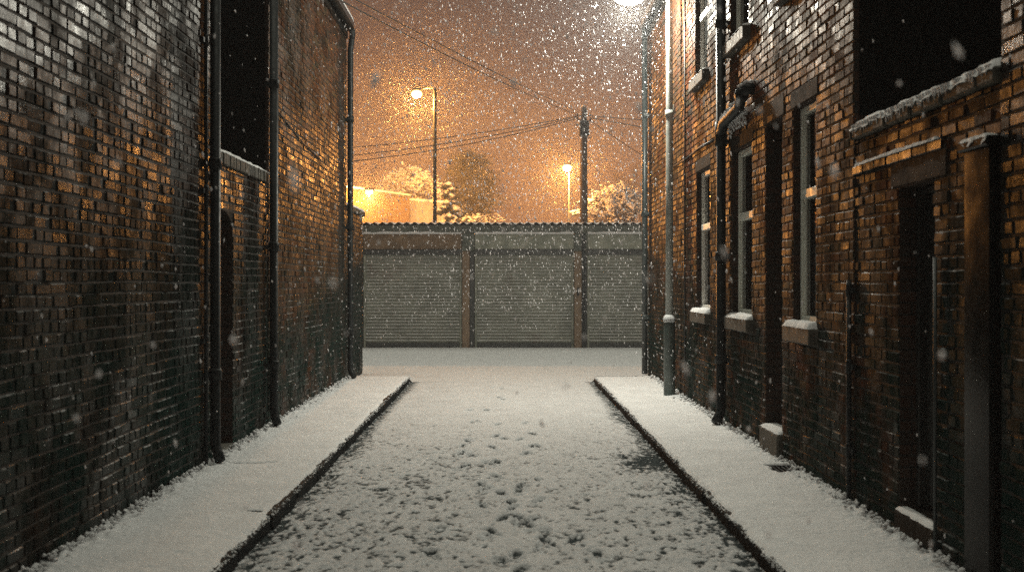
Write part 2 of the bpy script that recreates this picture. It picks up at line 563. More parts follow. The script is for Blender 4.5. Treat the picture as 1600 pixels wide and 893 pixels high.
def face_bricks(mb, xf, nx, y0, y1, z0, z1, openings=(), jit=1.0, seed=0, toneshift=0.0, proud=0.0085, heads=0.15):
    """real bricks standing proud of the mortar on a wall face at x = xf, looking along nx; three courses of stretchers to one of headers"""
    r = random.Random(seed)
    row = 0
    wv = VNoise(seed + 100)

    def wave(rw, y):
        return float(wv(np.array(y * 0.9), np.array(rw * 0.13 + 5.0)) - 0.5) * 0.014 * jit + float(wv(np.array(y * 4.0), np.array(rw * 0.9)) - 0.5) * 0.006 * jit

    z = z0
    while z < z1 - 0.01:
        header = (row % 4 == 3)
        L = 0.1025 if header else 0.215
        J = 0.010
        off = -(r.random() * 0.02) - (0.11 if row % 2 else 0.0)
        y = y0 + off
        while y < y1:
            l = L * r.uniform(0.95, 1.03)
            if not header and r.random() < heads:
                l = 0.1025
            a, b = max(y, y0), min(y + l, y1)
            y += l + J
            c, d = z + 0.004 + r.uniform(-1, 1) * 0.0015, z + 0.071 + r.uniform(-1, 1) * 0.002
            d = min(d, z1)
            segs = [(a, b)]
            for (oa, ob, oc, od) in openings:
                if d <= oc + 0.012 or c >= od - 0.012:
                    continue
                ns = []
                for (p, q) in segs:
                    if q <= oa or p >= ob:
                        ns.append((p, q))
                    else:
                        if p < oa:
                            ns.append((p, oa))
                        if q > ob:
                            ns.append((ob, q))
                segs = ns
            for (p, q) in segs:
                if q - p < 0.02:
                    continue
                dep = proud + r.gauss(0, 0.0022) * jit
                if r.random() < 0.05:
                    dep -= 0.006
                if r.random() < 0.03:
                    dep += 0.006
                dep = max(dep, 0.003)
                tv, th = r.gauss(0, 0.013) * jit, r.gauss(0, 0.020) * jit
                bv = r.uniform(0.0035, 0.0065)
                hy, hz = (q - p) / 2, (d - c) / 2
                rot = r.gauss(0, 0.006)
                cy, cz = (p + q) / 2, (c + d) / 2 + wave(row, (p + q) / 2)
                vs = []
                for (sy, sz) in ((-1, -1), (1, -1), (1, 1), (-1, 1)):
                    yy = cy + sy * hy - rot * sz * hz
                    zc = cz + sz * hz + rot * sy * hy
                    vs.append((xf - nx * 0.002, min(max(yy, y0), y1), zc))
                for (sy, sz) in ((-1, -1), (1, -1), (1, 1), (-1, 1)):
                    jy, jz = r.uniform(0, 0.005) * jit, r.uniform(0, 0.005) * jit
                    yy = cy + sy * (hy - bv - jy) - rot * sz * hz
                    zc = cz + sz * (hz - bv - jz) + rot * sy * hy
                    dd = max(dep + tv * sy * hy + th * sz * hz, 0.0025)
                    vs.append((xf + nx * dd, min(max(yy, y0), y1), zc))
                fs = [(4, 5, 6, 7), (0, 1, 5, 4), (1, 2, 6, 5), (2, 3, 7, 6), (3, 0, 4, 7)]
                if nx < 0:
                    fs = [f[::-1] for f in fs]
                t = min(max(r.betavariate(2.0, 2.0) + toneshift, 0), 1)
                mb.add(vs, fs, False, t)
        z += 0.075
        row += 1
    return mb


def panel(xf, nx, T, y0, y1, z0, z1, openings=()):
    """the solid wall behind the bricks, with holes"""
    mb = MB()
    ys = sorted(set([y0, y1] + [v for o in openings for v in o[:2]]))
    ys = [v for v in ys if y0 <= v <= y1]
    xa, xb = (xf - T, xf) if nx > 0 else (xf, xf + T)
    for a, b in zip(ys[:-1], ys[1:]):
        mid = (a + b) / 2
        cuts = sorted((o[2], o[3]) for o in openings if o[0] < mid < o[1])
        z = z0
        for (c, d) in cuts:
            if c > z + 1e-4:
                mb.box(xa, xb, a, b, z, c)
            z = d
        if z < z1 - 1e-4:
            mb.box(xa, xb, a, b, z, z1)
    return mb


def snow_ridge(x0, x1, y0, y1, z, h=0.035, seed=0, over=0.012, res=0.02, drop=0.0):
    """a long cap of settled snow with a rounded, uneven edge"""
    mb = MB()
    ny = max(4, int((y1 - y0) / res) + 1)
    nxs = 9
    X = np.zeros((ny, nxs))
    Y = np.zeros((ny, nxs))
    Z = np.zeros((ny, nxs))
    t = np.linspace(0, 1, ny)
    for j in range(nxs):
        u = j / (nxs - 1)
        yy = y0 + t * (y1 - y0)
        prof = math.sin(math.pi * min(max(u, 0), 1)) ** 0.35 if 0 < u < 1 else 0
        edge = (fbm(N2, yy * 14 + seed * 7.3, yy * 0 + j * 0.25, 3) - 0.5)
        X[:, j] = (x0 - over) + u * (x1 - x0 + 2 * over) + edge * 0.03 * (1 if u > .5 else -1)
        Y[:, j] = yy
        endf = np.minimum(1, np.minimum(t, 1 - t) * (y1 - y0) / 0.03) ** 0.5
        Z[:, j] = z - 0.002 + h * prof * endf * (0.55 + 0.9 * fbm(N3, yy * 6 + seed * 3.1, yy * 0 + 2 + j * 0.15, 3))
        if u in (0.0, 1.0):
            Z[:, j] = z - 0.004 - drop * fbm(N4, yy * 20 + seed, yy * 0 + u * 5, 3)
    return X, Y, Z


def cap(name, x0, x1, y0, y1, z, parent, h=0.035, seed=0, **k):
    X, Y, Z = snow_ridge(x0, x1, y0, y1, z, h, seed, **k)
    return grid_mesh(name, X, Y, Z, M['snow_cap'], parent)


def pipe(parent, x, y, z0, z1, r, wallx, mat='iron', shoe=0.0, name='drainpipe', joints=(), shoe_dir=(0, -1), top=None):
    mb = MB()
    pts = [(x, y, z1), (x, y, z0 + (0.16 if shoe else 0))]
    if shoe:
        pts += [(x + shoe_dir[0] * shoe * .35, y + shoe_dir[1] * shoe * .35, z0 + 0.09), (x + shoe_dir[0] * shoe, y + shoe_dir[1] * shoe, z0 + 0.02)]
    if top:
        pts = list(top) + pts
    mb.tube(pts, r, 14)
    o = mb.build(name, M[mat], parent)
    for zj in joints:
        k = MB()
        k.tube([(x, y, zj - 0.05), (x, y, zj + 0.03), (x, y, zj + 0.05)], [r * 1.28, r * 1.28, r * 1.12], 14)
        s = 1 if wallx > x else -1
        k.box(min(x, wallx - s * 0.004), max(x, wallx - s * 0.004), y - 0.075, y + 0.075, zj - 0.022, zj + 0.018)
        k.build('collar', M[mat], o)
    return o


def roof(parent, x0, x1, y0, y1, z, up, nx, mat='slate'):
    """pitched roof rising away from the alley, snow lying on it"""
    mb = MB()
    e = 0.12
    xe = x1 + e if nx > 0 else x0 - e
    xr = (x0 + x1) / 2
    xo = x0 - e if nx > 0 else x1 + e
    t = 0.10
    for (a, b, za, zb) in ((xe, xr, z, z + up), (xr, xo, z + up, z)):
        vs = [(a, y0, za), (b, y0, zb), (b, y1, zb), (a, y1, za), (a, y0, za + t), (b, y0, zb + t), (b, y1, zb + t), (a, y1, za + t)]
        mb.add(vs, [(0, 3, 2, 1), (4, 5, 6, 7), (0, 1, 5, 4), (1, 2, 6, 5), (2, 3, 7, 6), (3, 0, 4, 7)])
    for yy in (y0, y1 - 0.25):
        mb.add([(xe * .98 + xr * .02, yy + .02, z), (xo * .98 + xr * .02, yy + .02, z), (xr, yy + .02, z + up * .97),
                (xe * .98 + xr * .02, yy + .22, z), (xo * .98 + xr * .02, yy + .22, z), (xr, yy + .22, z + up * .97)],
               [(0, 1, 2), (3, 5, 4), (0, 3, 4, 1), (1, 4, 5, 2), (2, 5, 3, 0)])
    o = mb.build('roof', M[mat], parent)
    sm = MB()
    for (a, b, za, zb) in ((xe, xr, z, z + up), (xr, xo, z + up, z)):
        sm.add([(a, y0, za + t + .003), (b, y0, zb + t + .003), (b, y1, zb + t + .003), (a, y1, za + t + .003),
                (a * .995 + b * .005, y0, za + t + .05), (b, y0, zb + t + .05), (b, y1, zb + t + .05), (a * .995 + b * .005, y1, za + t + .05)],
               [(0, 3, 2, 1), (4, 5, 6, 7), (0, 1, 5, 4), (1, 2, 6, 5), (2, 3, 7, 6), (3, 0, 4, 7)])
    sm.build('roof_snow', M['snow_cap'], o)
    g = MB()
    xg = (x1 + 0.075) if nx > 0 else (x0 - 0.075)
    n = 8
    vs, fs = [], []
    for yy in (y0, y1):
        for k in range(n + 1):
            a = math.pi + math.pi * k / n
            vs.append((xg + 0.06 * math.cos(a), yy, z - 0.03 + 0.06 * math.sin(a)))
        for k in range(n + 1):
            a = 2 * math.pi - math.pi * k / n
            vs.append((xg + 0.052 * math.cos(a), yy, z - 0.028 + 0.052 * math.sin(a)))
    q = 2 * (n + 1)
    for k in range(q):
        fs.append((k, (k + 1) % q, q + (k + 1) % q, q + k))
    fs.append(tuple(range(q)))
    fs.append(tuple(range(2 * q - 1, q - 1, -1)))
    g.add(vs, fs)
    g.box(min(x1, x1 + .02) if nx > 0 else x0 - .02, max(x1, x1 + .02) if nx > 0 else x0, y0, y1, z - 0.19, z - 0.006)
    g.build('gutter', M['gutter'], parent)
    return o


GZ = 0.06       # level the walls start from (hidden under the snow)


def qz(z):
    """snap a height to the brick courses"""
    return GZ + round((z - GZ) / 0.075) * 0.075


# ------------------------------------------------------------------ row of walls, far side = left in the photo
yA = dl(331)          # end of the nearest house
yB = dl(419)          # start of the second house
yC = F * XL / (541 - VX)       # its far corner
yD = dl(567)          # end of the low wall

h = thing('brick_house', (XL - 2, yA / 2, 0), 'tall windowless sooty brick house with white lamplight glinting on its upper bricks', 'house')
panel(XL, 1, 0.3, -2.0, yA, 0, 6.6).build('wall', M['core'], h)
b = MB().box(XL - 4.3, XL - 0.303, -2.0, yA - 0.004, 0, 6.6)
b.build('gable', M['tar'], h)
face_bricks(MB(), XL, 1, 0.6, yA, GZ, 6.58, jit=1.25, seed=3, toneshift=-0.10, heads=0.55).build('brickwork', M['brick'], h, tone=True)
roof(h, XL - 4.3, XL, -2.0, yA + 0.05, 6.62, 1.9, 1)
pr = 0.046
dp = F * (XL + 0.085) / (336.5 - VX)
pipe(h, XL + 0.085, dp, 0.13, 6.55, pr, XL, shoe=0.10, joints=(0.9, 2.75, 4.6), shoe_dir=(0.6, -0.6))
dp2 = F * (XL + 0.04) / (322 - VX)
pipe(h, XL + 0.04, dp2, 0.12, 6.5, 0.017, XL, name='waste_pipe', joints=(1.2, 2.5, 3.8))

# yard wall with the black door
yDoor1 = dl(365)
w = thing('yard_wall', (XL, (yA + yB) / 2, 0), 'brick yard wall with an arched black door between two drainpipes', 'wall')
zc = 2.80
oz = qz(2.42)
op = [(yA + 0.02, yDoor1, 0.0, oz)]
xw = XL - 0.012
panel(xw, 1, 0.24, yA + 0.004, yB - 0.004, 0, zc, op).build('wall', M['core'], w)
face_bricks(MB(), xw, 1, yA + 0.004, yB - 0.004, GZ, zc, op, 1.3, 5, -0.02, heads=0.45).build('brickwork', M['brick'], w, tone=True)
cp = MB()
ycur = yA + 0.006
while ycur < yB - 0.02:
    e = min(ycur + 0.085 * random.uniform(.9, 1.1), yB - 0.006)
    cp.bbox(xw - 0.29, xw + 0.035 + random.uniform(-.006, .006), ycur, e - 0.006, zc + 0.004, zc + 0.115 + random.uniform(-.005, .005), 0.008)
    ycur = e
cpo = cp.build('coping', M['coping'], w)
cap('coping_snow', xw - 0.28, xw + 0.02, yA + 0.01, yB - 0.01, zc + 0.118, cpo, 0.05, 1)
# door leaf and segmental arch
dm = MB()
n = 6
for i in range(n):
    a = yA + 0.03 + (yDoor1 - yA - 0.05) * i / n
    e = yA + 0.03 + (yDoor1 - yA - 0.05) * (i + 1) / n - 0.006
    dm.bbox(xw - 0.16, xw - 0.125, a, e, 0.16, oz - 0.01, 0.004)
dm.box(xw - 0.17, xw - 0.155, yA + 0.03, yDoor1 - 0.02, 0.16, oz - 0.01)
do = dm.build('door', M['door'], w)
MB().tube([(xw - 0.123, yDoor1 - 0.12, 1.12), (xw - 0.085, yDoor1 - 0.12, 1.12), (xw - 0.07, yDoor1 - 0.12, 1.12)], [0.012, 0.012, 0.03], 10).build('handle', M['iron'], do)
ar = MB()
vs = []
K = 10
wid = yDoor1 - yA - 0.02
for k in range(K + 1):
    t = k / K
    yy = yA + 0.02 + wid * t
    rise = 0.13 * (1 - (2 * t - 1) ** 2)
    vs.append((yy, oz - 0.13 + rise))
for k in range(K):
    (a, za), (c, zb) = vs[k], vs[k + 1]
    ar.add([(xw - 0.2, a, za), (xw + 0.004, a, za), (xw + 0.004, c, zb), (xw - 0.2, c, zb),
            (xw - 0.2, a, oz + .002), (xw + 0.004, a, oz + .002), (xw + 0.004, c, oz + .002), (xw - 0.2, c, oz + .002)],
           [(0, 3, 2, 1), (4, 5, 6, 7), (0, 1, 5, 4), (1, 2, 6, 5), (2, 3, 7, 6), (3, 0, 4, 7)])
ar.build('arch', M['lintel'], w)
stp = MB().bbox(xw - 0.22, xw + 0.03, yA + 0.025, yDoor1 - 0.005, 0.02, 0.155, 0.012)
stp.build('step', M['stone'], w)

# second house
zE = zz(40, yC) - 0.02
h = thing('brick_house', (XL - 2, (yB + yC) / 2, 0), 'windowless brick house glowing orange, a black drainpipe at each end of its wall', 'house')
panel(XL, 1, 0.3, yB, yC, 0, zE).build('wall', M['core'], h)
MB().box(XL - 4.3, XL - 0.303, yB + 0.003, yC - 0.003, 0, zE).box(XL - 4.3, XL - 0.035, yB - 0.024, yB - 0.001, 2.95, zE).build('gable', M['tar'], h)  # second box blacks out the brick end, painting in its shade
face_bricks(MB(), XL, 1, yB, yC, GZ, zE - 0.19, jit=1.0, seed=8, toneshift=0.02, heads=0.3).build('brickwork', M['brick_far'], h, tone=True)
roof(h, XL - 4.3, XL, yB - 0.02, yC + 0.05, zE, 1.9, 1)
dp = F * (XL + 0.085) / (428 - VX)
pipe(h, XL + 0.085, dp, 0.13, zE - 0.02, 0.048, XL, shoe=0.10, joints=(0.8, 2.1, 3.9), shoe_dir=(0.5, -0.5))
xg = XL + 0.075
yp = yC - 0.10
pipe(h, XL + 0.082, yp, 0.13, zE - 0.42, 0.048, XL, shoe=0.12, joints=(0.9, 2.62, 4.4), shoe_dir=(0.6, -0.6),
     top=[(xg + 0.04, yp, zE - 0.07), (xg + 0.04, yp, zE - 0.16), (XL + 0.09, yp, zE - 0.36)])
# a cable clipped to the wall, running downhill to the far corner
MB().tube([(XL + 0.018, dl(430), zz(172, dl(430))), (XL + 0.018, dl(470), zz(222, dl(470))), (XL + 0.018, dl(500), zz(250, dl(500)))], 0.008, 6).build('wall_cable', M['wire'], h)

# low wall beyond
w = thing('yard_wall', (XL, (yC + yD) / 2, 0), 'low brick wall stub with snowy stone coping at the end by the garages', 'wall')
zc = 2.93
panel(XL - 0.01, 1, 0.28, yC + 0.004, yD, 0, zc).build('wall', M['core'], w)
face_bricks(MB(), XL - 0.01, 1, yC + 0.06, yD, GZ, zc, (), 1.2, 12, -0.08).build('brickwork', M['brick'], w, tone=True)
co = MB().bbox(XL - 0.33, XL + 0.04, yC + 0.06, yD + 0.04, zc + 0.003, zc + 0.085, 0.012).build('coping', M['coping'], w)
cap('coping_snow', XL - 0.32, XL + 0.03, yC + 0.07, yD + 0.03, zc + 0.087, co, 0.06, 4)

# ------------------------------------------------------------------ row of walls, right in the photo
yE = dr(1565)         # near house ends
yF = dr(1335)         # terraced house starts
yG = dr(1013)         # terraced house ends
zR = zz(40, yG)

h = thing('brick_house', (XR + 2, yE / 2, 0), 'unlit dark brick house wall beside the glossy timber gatepost', 'house')
panel(XR, -1, 0.3, -2.0, yE, 0, 6.4).build('wall', M['core'], h)
MB().box(XR + 0.303, XR + 4.3, -2.0, yE - 0.004, 0, 6.4).build('gable', M['tar'], h)
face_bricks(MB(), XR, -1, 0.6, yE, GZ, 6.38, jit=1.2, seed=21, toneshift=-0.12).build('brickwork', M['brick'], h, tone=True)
roof(h, XR, XR + 4.3, -2.0, yE + 0.04, 6.42, 1.9, -1)

# --- yard wall with doorway and gatepost
w = thing('yard_wall', (XR, (yE + yF) / 2, 0), 'brick yard wall with icicled coping, black doorway and glossy timber gatepost', 'wall')
zc = 2.72
xw = XR + 0.012
d0, d1 = dr(1458), dr(1403)
oz = qz(2.30)
yp0, yp1 = yE + 0.03, dr(1512)       # the gatepost
op = [(d0, d1, 0.0, oz), (yE, yp1, 0.0, 2.45)]
panel(xw, -1, 0.24, yE + 0.004, yF - 0.004, 0, zc, op).build('wall', M['core'], w)
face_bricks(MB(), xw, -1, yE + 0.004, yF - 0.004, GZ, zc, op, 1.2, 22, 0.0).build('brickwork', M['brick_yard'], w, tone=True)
cp = MB()
ycur = yE + 0.01
while ycur < yF - 0.02:
    e = min(ycur + 0.23 * random.uniform(.9, 1.1), yF - 0.006)
    cp.bbox(xw - 0.045 + random.uniform(-.008, .008), xw + 0.28, ycur, e - 0.006, zc + 0.003, zc + 0.085 + random.uniform(-.005, .005), 0.012)
    ycur = e
cpo = cp.build('coping', M['coping'], w)
cap('coping_snow', xw - 0.035, xw + 0.26, yE + 0.02, yF - 0.01, zc + 0.086, cpo, 0.055, 9, over=0.022, drop=0.035)
ic = MB()
rr = random.Random(3)
for i in range(130):
    y_ = rr.uniform(yE + 0.05, yF - 0.03)
    ln = rr.uniform(0.012, 0.05) * (0.5 + 0.9 * N1(np.array(y_ * 3), np.array(2.0)))
    x_ = xw - 0.048 + rr.uniform(-0.006, 0.004)
    ic.tube([(x_, y_, zc + 0.10), (x_, y_, zc + 0.085), (x_ + rr.uniform(-.004, .004), y_, zc + 0.085 - ln)], [0.012, 0.008, 0.001], 5, caps=False)
ic.build('icicles', M['snow_cap'], cpo)
# oversailing course with a line of snow
yl0 = dr(1475)
lg = MB()
ycur = yl0
while ycur < yF - 0.03:
    e = min(ycur + 0.225, yF - 0.008)
    lg.bbox(xw - 0.032 + random.uniform(-.004, .004), xw - 0.002, ycur, e - 0.01, 2.47, 2.53, 0.006, tone=random.random() * .6)
    ycur = e
lgo = lg.build('string_course', M['brick'], w, tone=True)
cap('course_snow', xw - 0.036, xw - 0.008, yl0 + .05, yF - 0.05, 2.532, lgo, 0.022, 14, over=0.004)
# lintel over the door, with a second lower brick head
MB().bbox(xw - 0.018, xw + 0.2, d0 - 0.2, d1 + 0.12, oz + 0.002, oz + 0.19, 0.008).build('lintel', M['lintel'], w)
# door leaf deep in the opening
dm = MB()
n = 6
for i in range(n):
    a = d0 + 0.05 + (d1 - d0 - 0.1) * i / n
    e = d0 + 0.05 + (d1 - d0 - 0.1) * (i + 1) / n - 0.006
    dm.bbox(xw + 0.15, xw + 0.19, a, e, 0.30, oz - 0.05, 0.004)
dm.box(xw + 0.185, xw + 0.2, d0 + 0.04, d1 - 0.04, 0.30, oz - 0.05)
do = dm.build('door', M['door'], w)
fr = MB()
fr.bbox(xw + 0.10, xw + 0.21, d1 - 0.055, d1 - 0.004, 0.28, oz - 0.004, 0.006)
fr.bbox(xw + 0.10, xw + 0.21, d0 + 0.004, d0 + 0.055, 0.28, oz - 0.004, 0.006)
fr.bbox(xw + 0.102, xw + 0.208, d0 + 0.056, d1 - 0.056, oz - 0.052, oz - 0.006, 0.006)
fr.build('door_frame', M['door'], do)
MB().tube([(xw + 0.15, d0 + 0.15, 1.25), (xw + 0.11, d0 + 0.15, 1.25), (xw + 0.09, d0 + 0.15, 1.25)], [0.012, 0.012, 0.032], 10).build('handle', M['galv'], do)
so = MB().bbox(xw - 0.035, xw + 0.22, d0 - 0.05, d1 + 0.02, 0.02, 0.262, 0.015).build('step', M['lintel'], w)
cap('step_snow', xw - 0.03, xw + 0.06, d0 - 0.04, d1 + 0.01, 0.264, so, 0.018, 23, over=0.0)
# gatepost: planked timber post with a projecting cap
gp = MB()
ym = (yp0 + yp1) / 2
K = 14
hw_ = (yp1 - yp0) / 2 - 0.012
pr_ = [(xw - 0.045 - 0.003 * (1 - (2 * k / K - 1) ** 2) - (0.0 if 0 < k < K else -0.012), ym - hw_ + 2 * hw_ * k / K) for k in range(K + 1)]
vs = [(x_, y_, z_) for z_ in (0.05, 2.40) for (x_, y_) in pr_ + [(xw + 0.12, ym + hw_), (xw + 0.12, ym - hw_)]]
n_ = K + 3
fs = [(k, k + n_, (k + 1) % n_ + n_, (k + 1) % n_) for k in range(n_)] + [tuple(range(n_)), tuple(range(2 * n_ - 1, n_ - 1, -1))]
gp.add(vs, fs, False)
gpo = gp.build('gatepost', M['timber'], w)
MB().bbox(xw - 0.075, xw + 0.14, yp0 + 0.003, yp1 - 0.004, 2.403, 2.455, 0.01).build('post_cap', M['timber'], gpo)
cap('post_snow', xw - 0.07, xw - 0.004, yp0 + 0.01, yp1 - 0.01, 2.457, gpo, 0.016, 26, over=0.006, drop=0.05)
# thin waste pipe down from the doorway jamb
MB().tube([(xw - 0.03, dr(1466), 0.12), (xw - 0.03, dr(1466), 1.85)], 0.012, 8).build('conduit', M['pvc'], w)

# --- terraced house
h = thing('terraced_house', (XR + 2, (yF + yG) / 2, 0), 'two storey red brick terraced house with snow capped window sills and branching black drainpipe', 'house')
UP_TOP = 5.70
wins = []   # (y0, y1, z0, z1, material)
zs = qz(1.36)
zt = qz(3.16)
zsu = qz(4.34)
ztu = qz(UP_TOP)
wins.append((dr(1110), dr(1089), zs, zt, 'frame_w'))
wins.append((dr(1176), dr(1145), zs, qz(3.10), 'frame_g'))
wins.append((dr(1276), dr(1240), zs, qz(3.18), 'frame_g'))
wins.append((dr(1106), dr(1087), zsu, ztu, 'frame_w'))
wins.append((dr(1171), dr(1142), zsu, ztu, 'frame_g'))
wins.append((dr(1256), dr(1224), zsu, ztu, 'frame_g'))
dy0, dy1 = dr(1223), dr(1197)
dz1 = qz(3.2)
ops = [x[:4] for x in wins] + [(dy0, dy1, 0.0, dz1)]
panel(XR, -1, 0.3, yF, yG, 0, zR, ops).build('wall', M['core'], h)
MB().box(XR + 0.303, XR + 4.3, yF + 0.003, yG - 0.003, 0, zR).box(XR + 0.035, XR + 4.3, yF - 0.024, yF - 0.001, 2.9, zR).build('gable', M['tar'], h)  # thin facing over the brick end carries the same painted shade
face_bricks(MB(), XR, -1, yF, yG, GZ, zR - 0.19, ops + [(a - 0.06, b + 0.06, d, d + 0.15) for (a, b, c, d, _) in wins] + [(a - 0.07, b + 0.07, c - 0.14, c) for (a, b, c, d, _) in wins],
            jit=1.1, seed=31, toneshift=0.06).build('brickwork', M['brick_warm'], h, tone=True)
roof(h, XR, XR + 4.3, yF - 0.02, yG + 0.04, zR, 1.9, -1)
for i, (a, b, c, d, fm) in enumerate(wins):
    xf = XR + 0.058
    f = MB()
    t = 0.055
    f.bbox(xf, xf + 0.07, a + 0.003, a + t, c + 0.003, d - 0.003, 0.005)
    f.bbox(xf, xf + 0.07, b - t, b - 0.003, c + 0.003, d - 0.003, 0.005)
    f.bbox(xf + 0.001, xf + 0.069, a + t, b - t, d - t - 0.01, d - 0.003, 0.005)
    f.bbox(xf + 0.001, xf + 0.069, a + t, b - t, c + 0.003, c + t + 0.03, 0.005)
    mid = c + (d - c) * 0.60
    f.bbox(xf - 0.012, xf + 0.06, a + t, b - t, mid - 0.04, mid + 0.04, 0.006)
    f.bbox(xf + 0.018, xf + 0.05, a + t, a + t + 0.035, c + 0.09, d - 0.07, 0.004)
    f.bbox(xf + 0.018, xf + 0.05, b - t - 0.035, b - t, c + 0.09, d - 0.07, 0.004)
    fo = f.build('window', M[fm], h)
    MB().box(xf + 0.036, xf + 0.042, a + t - 0.005, b - t + 0.005, c + t, d - t).build('pane', M['glass'], fo)
    so = MB().bbox(XR - 0.085, XR + 0.095, a - 0.065, b + 0.065, c - 0.135, c - 0.003, 0.01).build('sill', M['stone'], fo)
    cap('sill_snow', XR - 0.08, XR + 0.085, a - 0.055, b + 0.055, c - 0.001, so, 0.05 if c < 3 else 0.03, 40 + i, over=0.008)
    MB().bbox(XR - 0.013, XR + 0.06, a - 0.06, b + 0.06, d + 0.002, d + 0.148, 0.006).build('window_head', M['lintel'], fo)
# front door, deep and unlit, with a stone step
dm = MB()
xd = XR + 0.17
dm.box(xd + 0.02, xd + 0.05, dy0 + 0.05, dy1 - 0.05, 0.38, 2.42)
for (pa, pb) in ((0.5, 1.15), (1.28, 2.3)):
    for (qa, qb) in ((0.08, 0.46), (0.54, 0.92)):
        W = dy1 - dy0
        dm.bbox(xd, xd + 0.018, dy0 + W * qa, dy0 + W * qb, pa, pb, 0.008)
do = dm.build('front_door', M['door'], h)
fr = MB()
fr.bbox(xd - 0.03, xd + 0.08, dy0 + 0.003, dy0 + 0.05, 0.36, dz1 - 0.003, 0.006)
fr.bbox(xd - 0.03, xd + 0.08, dy1 - 0.05, dy1 - 0.003, 0.36, dz1 - 0.003, 0.006)
fr.bbox(xd - 0.028, xd + 0.078, dy0 + 0.05, dy1 - 0.05, 2.43, 2.5, 0.006)
fr.build('door_frame', M['door'], do)
MB().box(xd + 0.03, xd + 0.04, dy0 + 0.05, dy1 - 0.05, 2.5, dz1 - 0.01).build('fanlight', M['glass'], do)
MB().tube([(xd + 0.02, dy0 + 0.14, 1.35), (xd - 0.03, dy0 + 0.14, 1.35), (xd - 0.045, dy0 + 0.14, 1.35)], [0.01, 0.012, 0.03], 10).build('handle', M['galv'], do)
MB().bbox(XR - 0.013, XR + 0.1, dy0 - 0.08, dy1 + 0.08, dz1 + 0.002, dz1 + 0.2, 0.006).build('door_lintel', M['lintel'], h)
so = MB().bbox(XR - 0.06, XR + 0.29, dy0 - 0.03, dy1 + 0.03, 0.02, 0.335, 0.015).build('step', M['coping'], h)
cap('step_snow', XR - 0.055, XR + 0.13, dy0 - 0.02, dy1 + 0.02, 0.337, so, 0.03, 51, over=0.0)
# drainpipe with a branching soil pipe
xp = XR - 0.085
yp = F * xp / (1126.5 - VX)
pipe(h, xp, yp, 0.13, zR - 0.05, 0.055, XR, shoe=0.12, joints=(0.85, 2.0, 3.28, 4.6), shoe_dir=(-0.6, -0.6))
yb = dr(1177)
zb1 = zz(150, yb)
zb0 = zz(208, yp)
bp = MB()
pts = [(XR + 0.02, yb - 0.05, zb1 + 0.06), (XR - 0.06, yb - 0.02, zb1 + 0.07), (XR - 0.10, yb + 0.06, zb1 + 0.04), (XR - 0.10, yb + 0.2, zb1 - 0.08),
       (xp - 0.01, yp - 0.2, zb0 + 0.09), (xp, yp, zb0 - 0.02)]
bp.tube(pts, [0.058, 0.062, 0.064, 0.056, 0.056, 0.06], 12)
bp.tube([(XR - 0.10, yb + 0.03, zb1 + 0.05), (XR - 0.10, yb + 0.10, zb1 + 0.01)], [0.075, 0.075], 12)
bp.tube([(xp, yp, zb0 - 0.14), (xp, yp, zb0 + 0.12)], [0.07, 0.07], 12)
bo = bp.build('branch_pipe', M['iron'], h)
sn = MB()
rr = random.Random(4)
for i in range(110):
    t = i / 110 * (len(pts) - 1)
    k = min(int(t), len(pts) - 2)
    q = Vector(pts[k]).lerp(Vector(pts[k + 1]), t - k)
    sn.clump((q.x + rr.uniform(-.025, .02), q.y, q.z + 0.05 + rr.uniform(-.004, .016)), rr.uniform(0.026, 0.046), (1, 1.2, 0.7), rnd=rr)
for i in range(170):      # snow lodged between pipe and wall, ragged below
    t = rr.random()
    q = Vector(pts[3]).lerp(Vector(pts[4]), t)
    sn.clump((XR - 0.03 + rr.uniform(-.02, .01), q.y, q.z - 0.02 - rr.random() ** 1.6 * 0.13), rr.uniform(0.012, 0.028), (0.8, 1, 1.3), rnd=rr)
sn.build('pipe_snow', M['snow_cap'], bo)
# corner pipe, thin waste pipe, cables on the wall
xc = XR - 0.075
pipe(h, xc, yG - 0.09, 0.13, zR - 0.08, 0.05, XR, mat='pvc', shoe=0.0, joints=(1.1, 2.9, 4.6))
pipe(h, XR - 0.03, dr(1333), 0.12, 1.72, 0.018, XR, mat='iron', name='waste_pipe', joints=(0.5, 1.1, 1.65))
MB().tube([(XR - 0.018, dr(1072), 0.4), (XR - 0.018, dr(1072), 2.4), (XR - 0.02, dr(1072.5), 4.0), (XR - 0.018, dr(1072), zR - 0.22)], 0.011, 6).build('wall_cable', M['wire'], h)
MB().tube([(XR - 0.018, dr(1050), 3.42), (XR - 0.018, dr(1072), 3.40), (XR - 0.018, dr(1094), 3.43), (XR - 0.018, dr(1120), 3.40)], 0.012, 6).build('wall_cable', M['wire'], h)
# a second vent on the far end of the wall
yv = dr(1052)
MB().bbox(XR - 0.05, XR - 0.003, yv - 0.12, yv + 0.12, zz(178, yv) - 0.1, zz(178, yv) + 0.12, 0.01).build('vent_box', M['stone'], h)

# ------------------------------------------------------------------ ground, road, pavements, kerbs
gm = NT('snow_ground')
gm.fin(gm.ramp(gm.noise(0.4, 5), [(0.3, (0.62, 0.63, 0.65)), (0.7, (0.78, 0.79, 0.80))]), 0.8, gm.bump(gm.noise(3, 5), 0.5, 0.05))
g = MB().add([(-700, -300, -0.06), (700, -300, -0.06), (700, 1100, -0.06), (-700, 1100, -0.06)], [(0, 1, 2, 3)]).build('ground', gm.m)
tag(g, 'snow covered ground of the neighbourhood', 'ground', kind='structure')

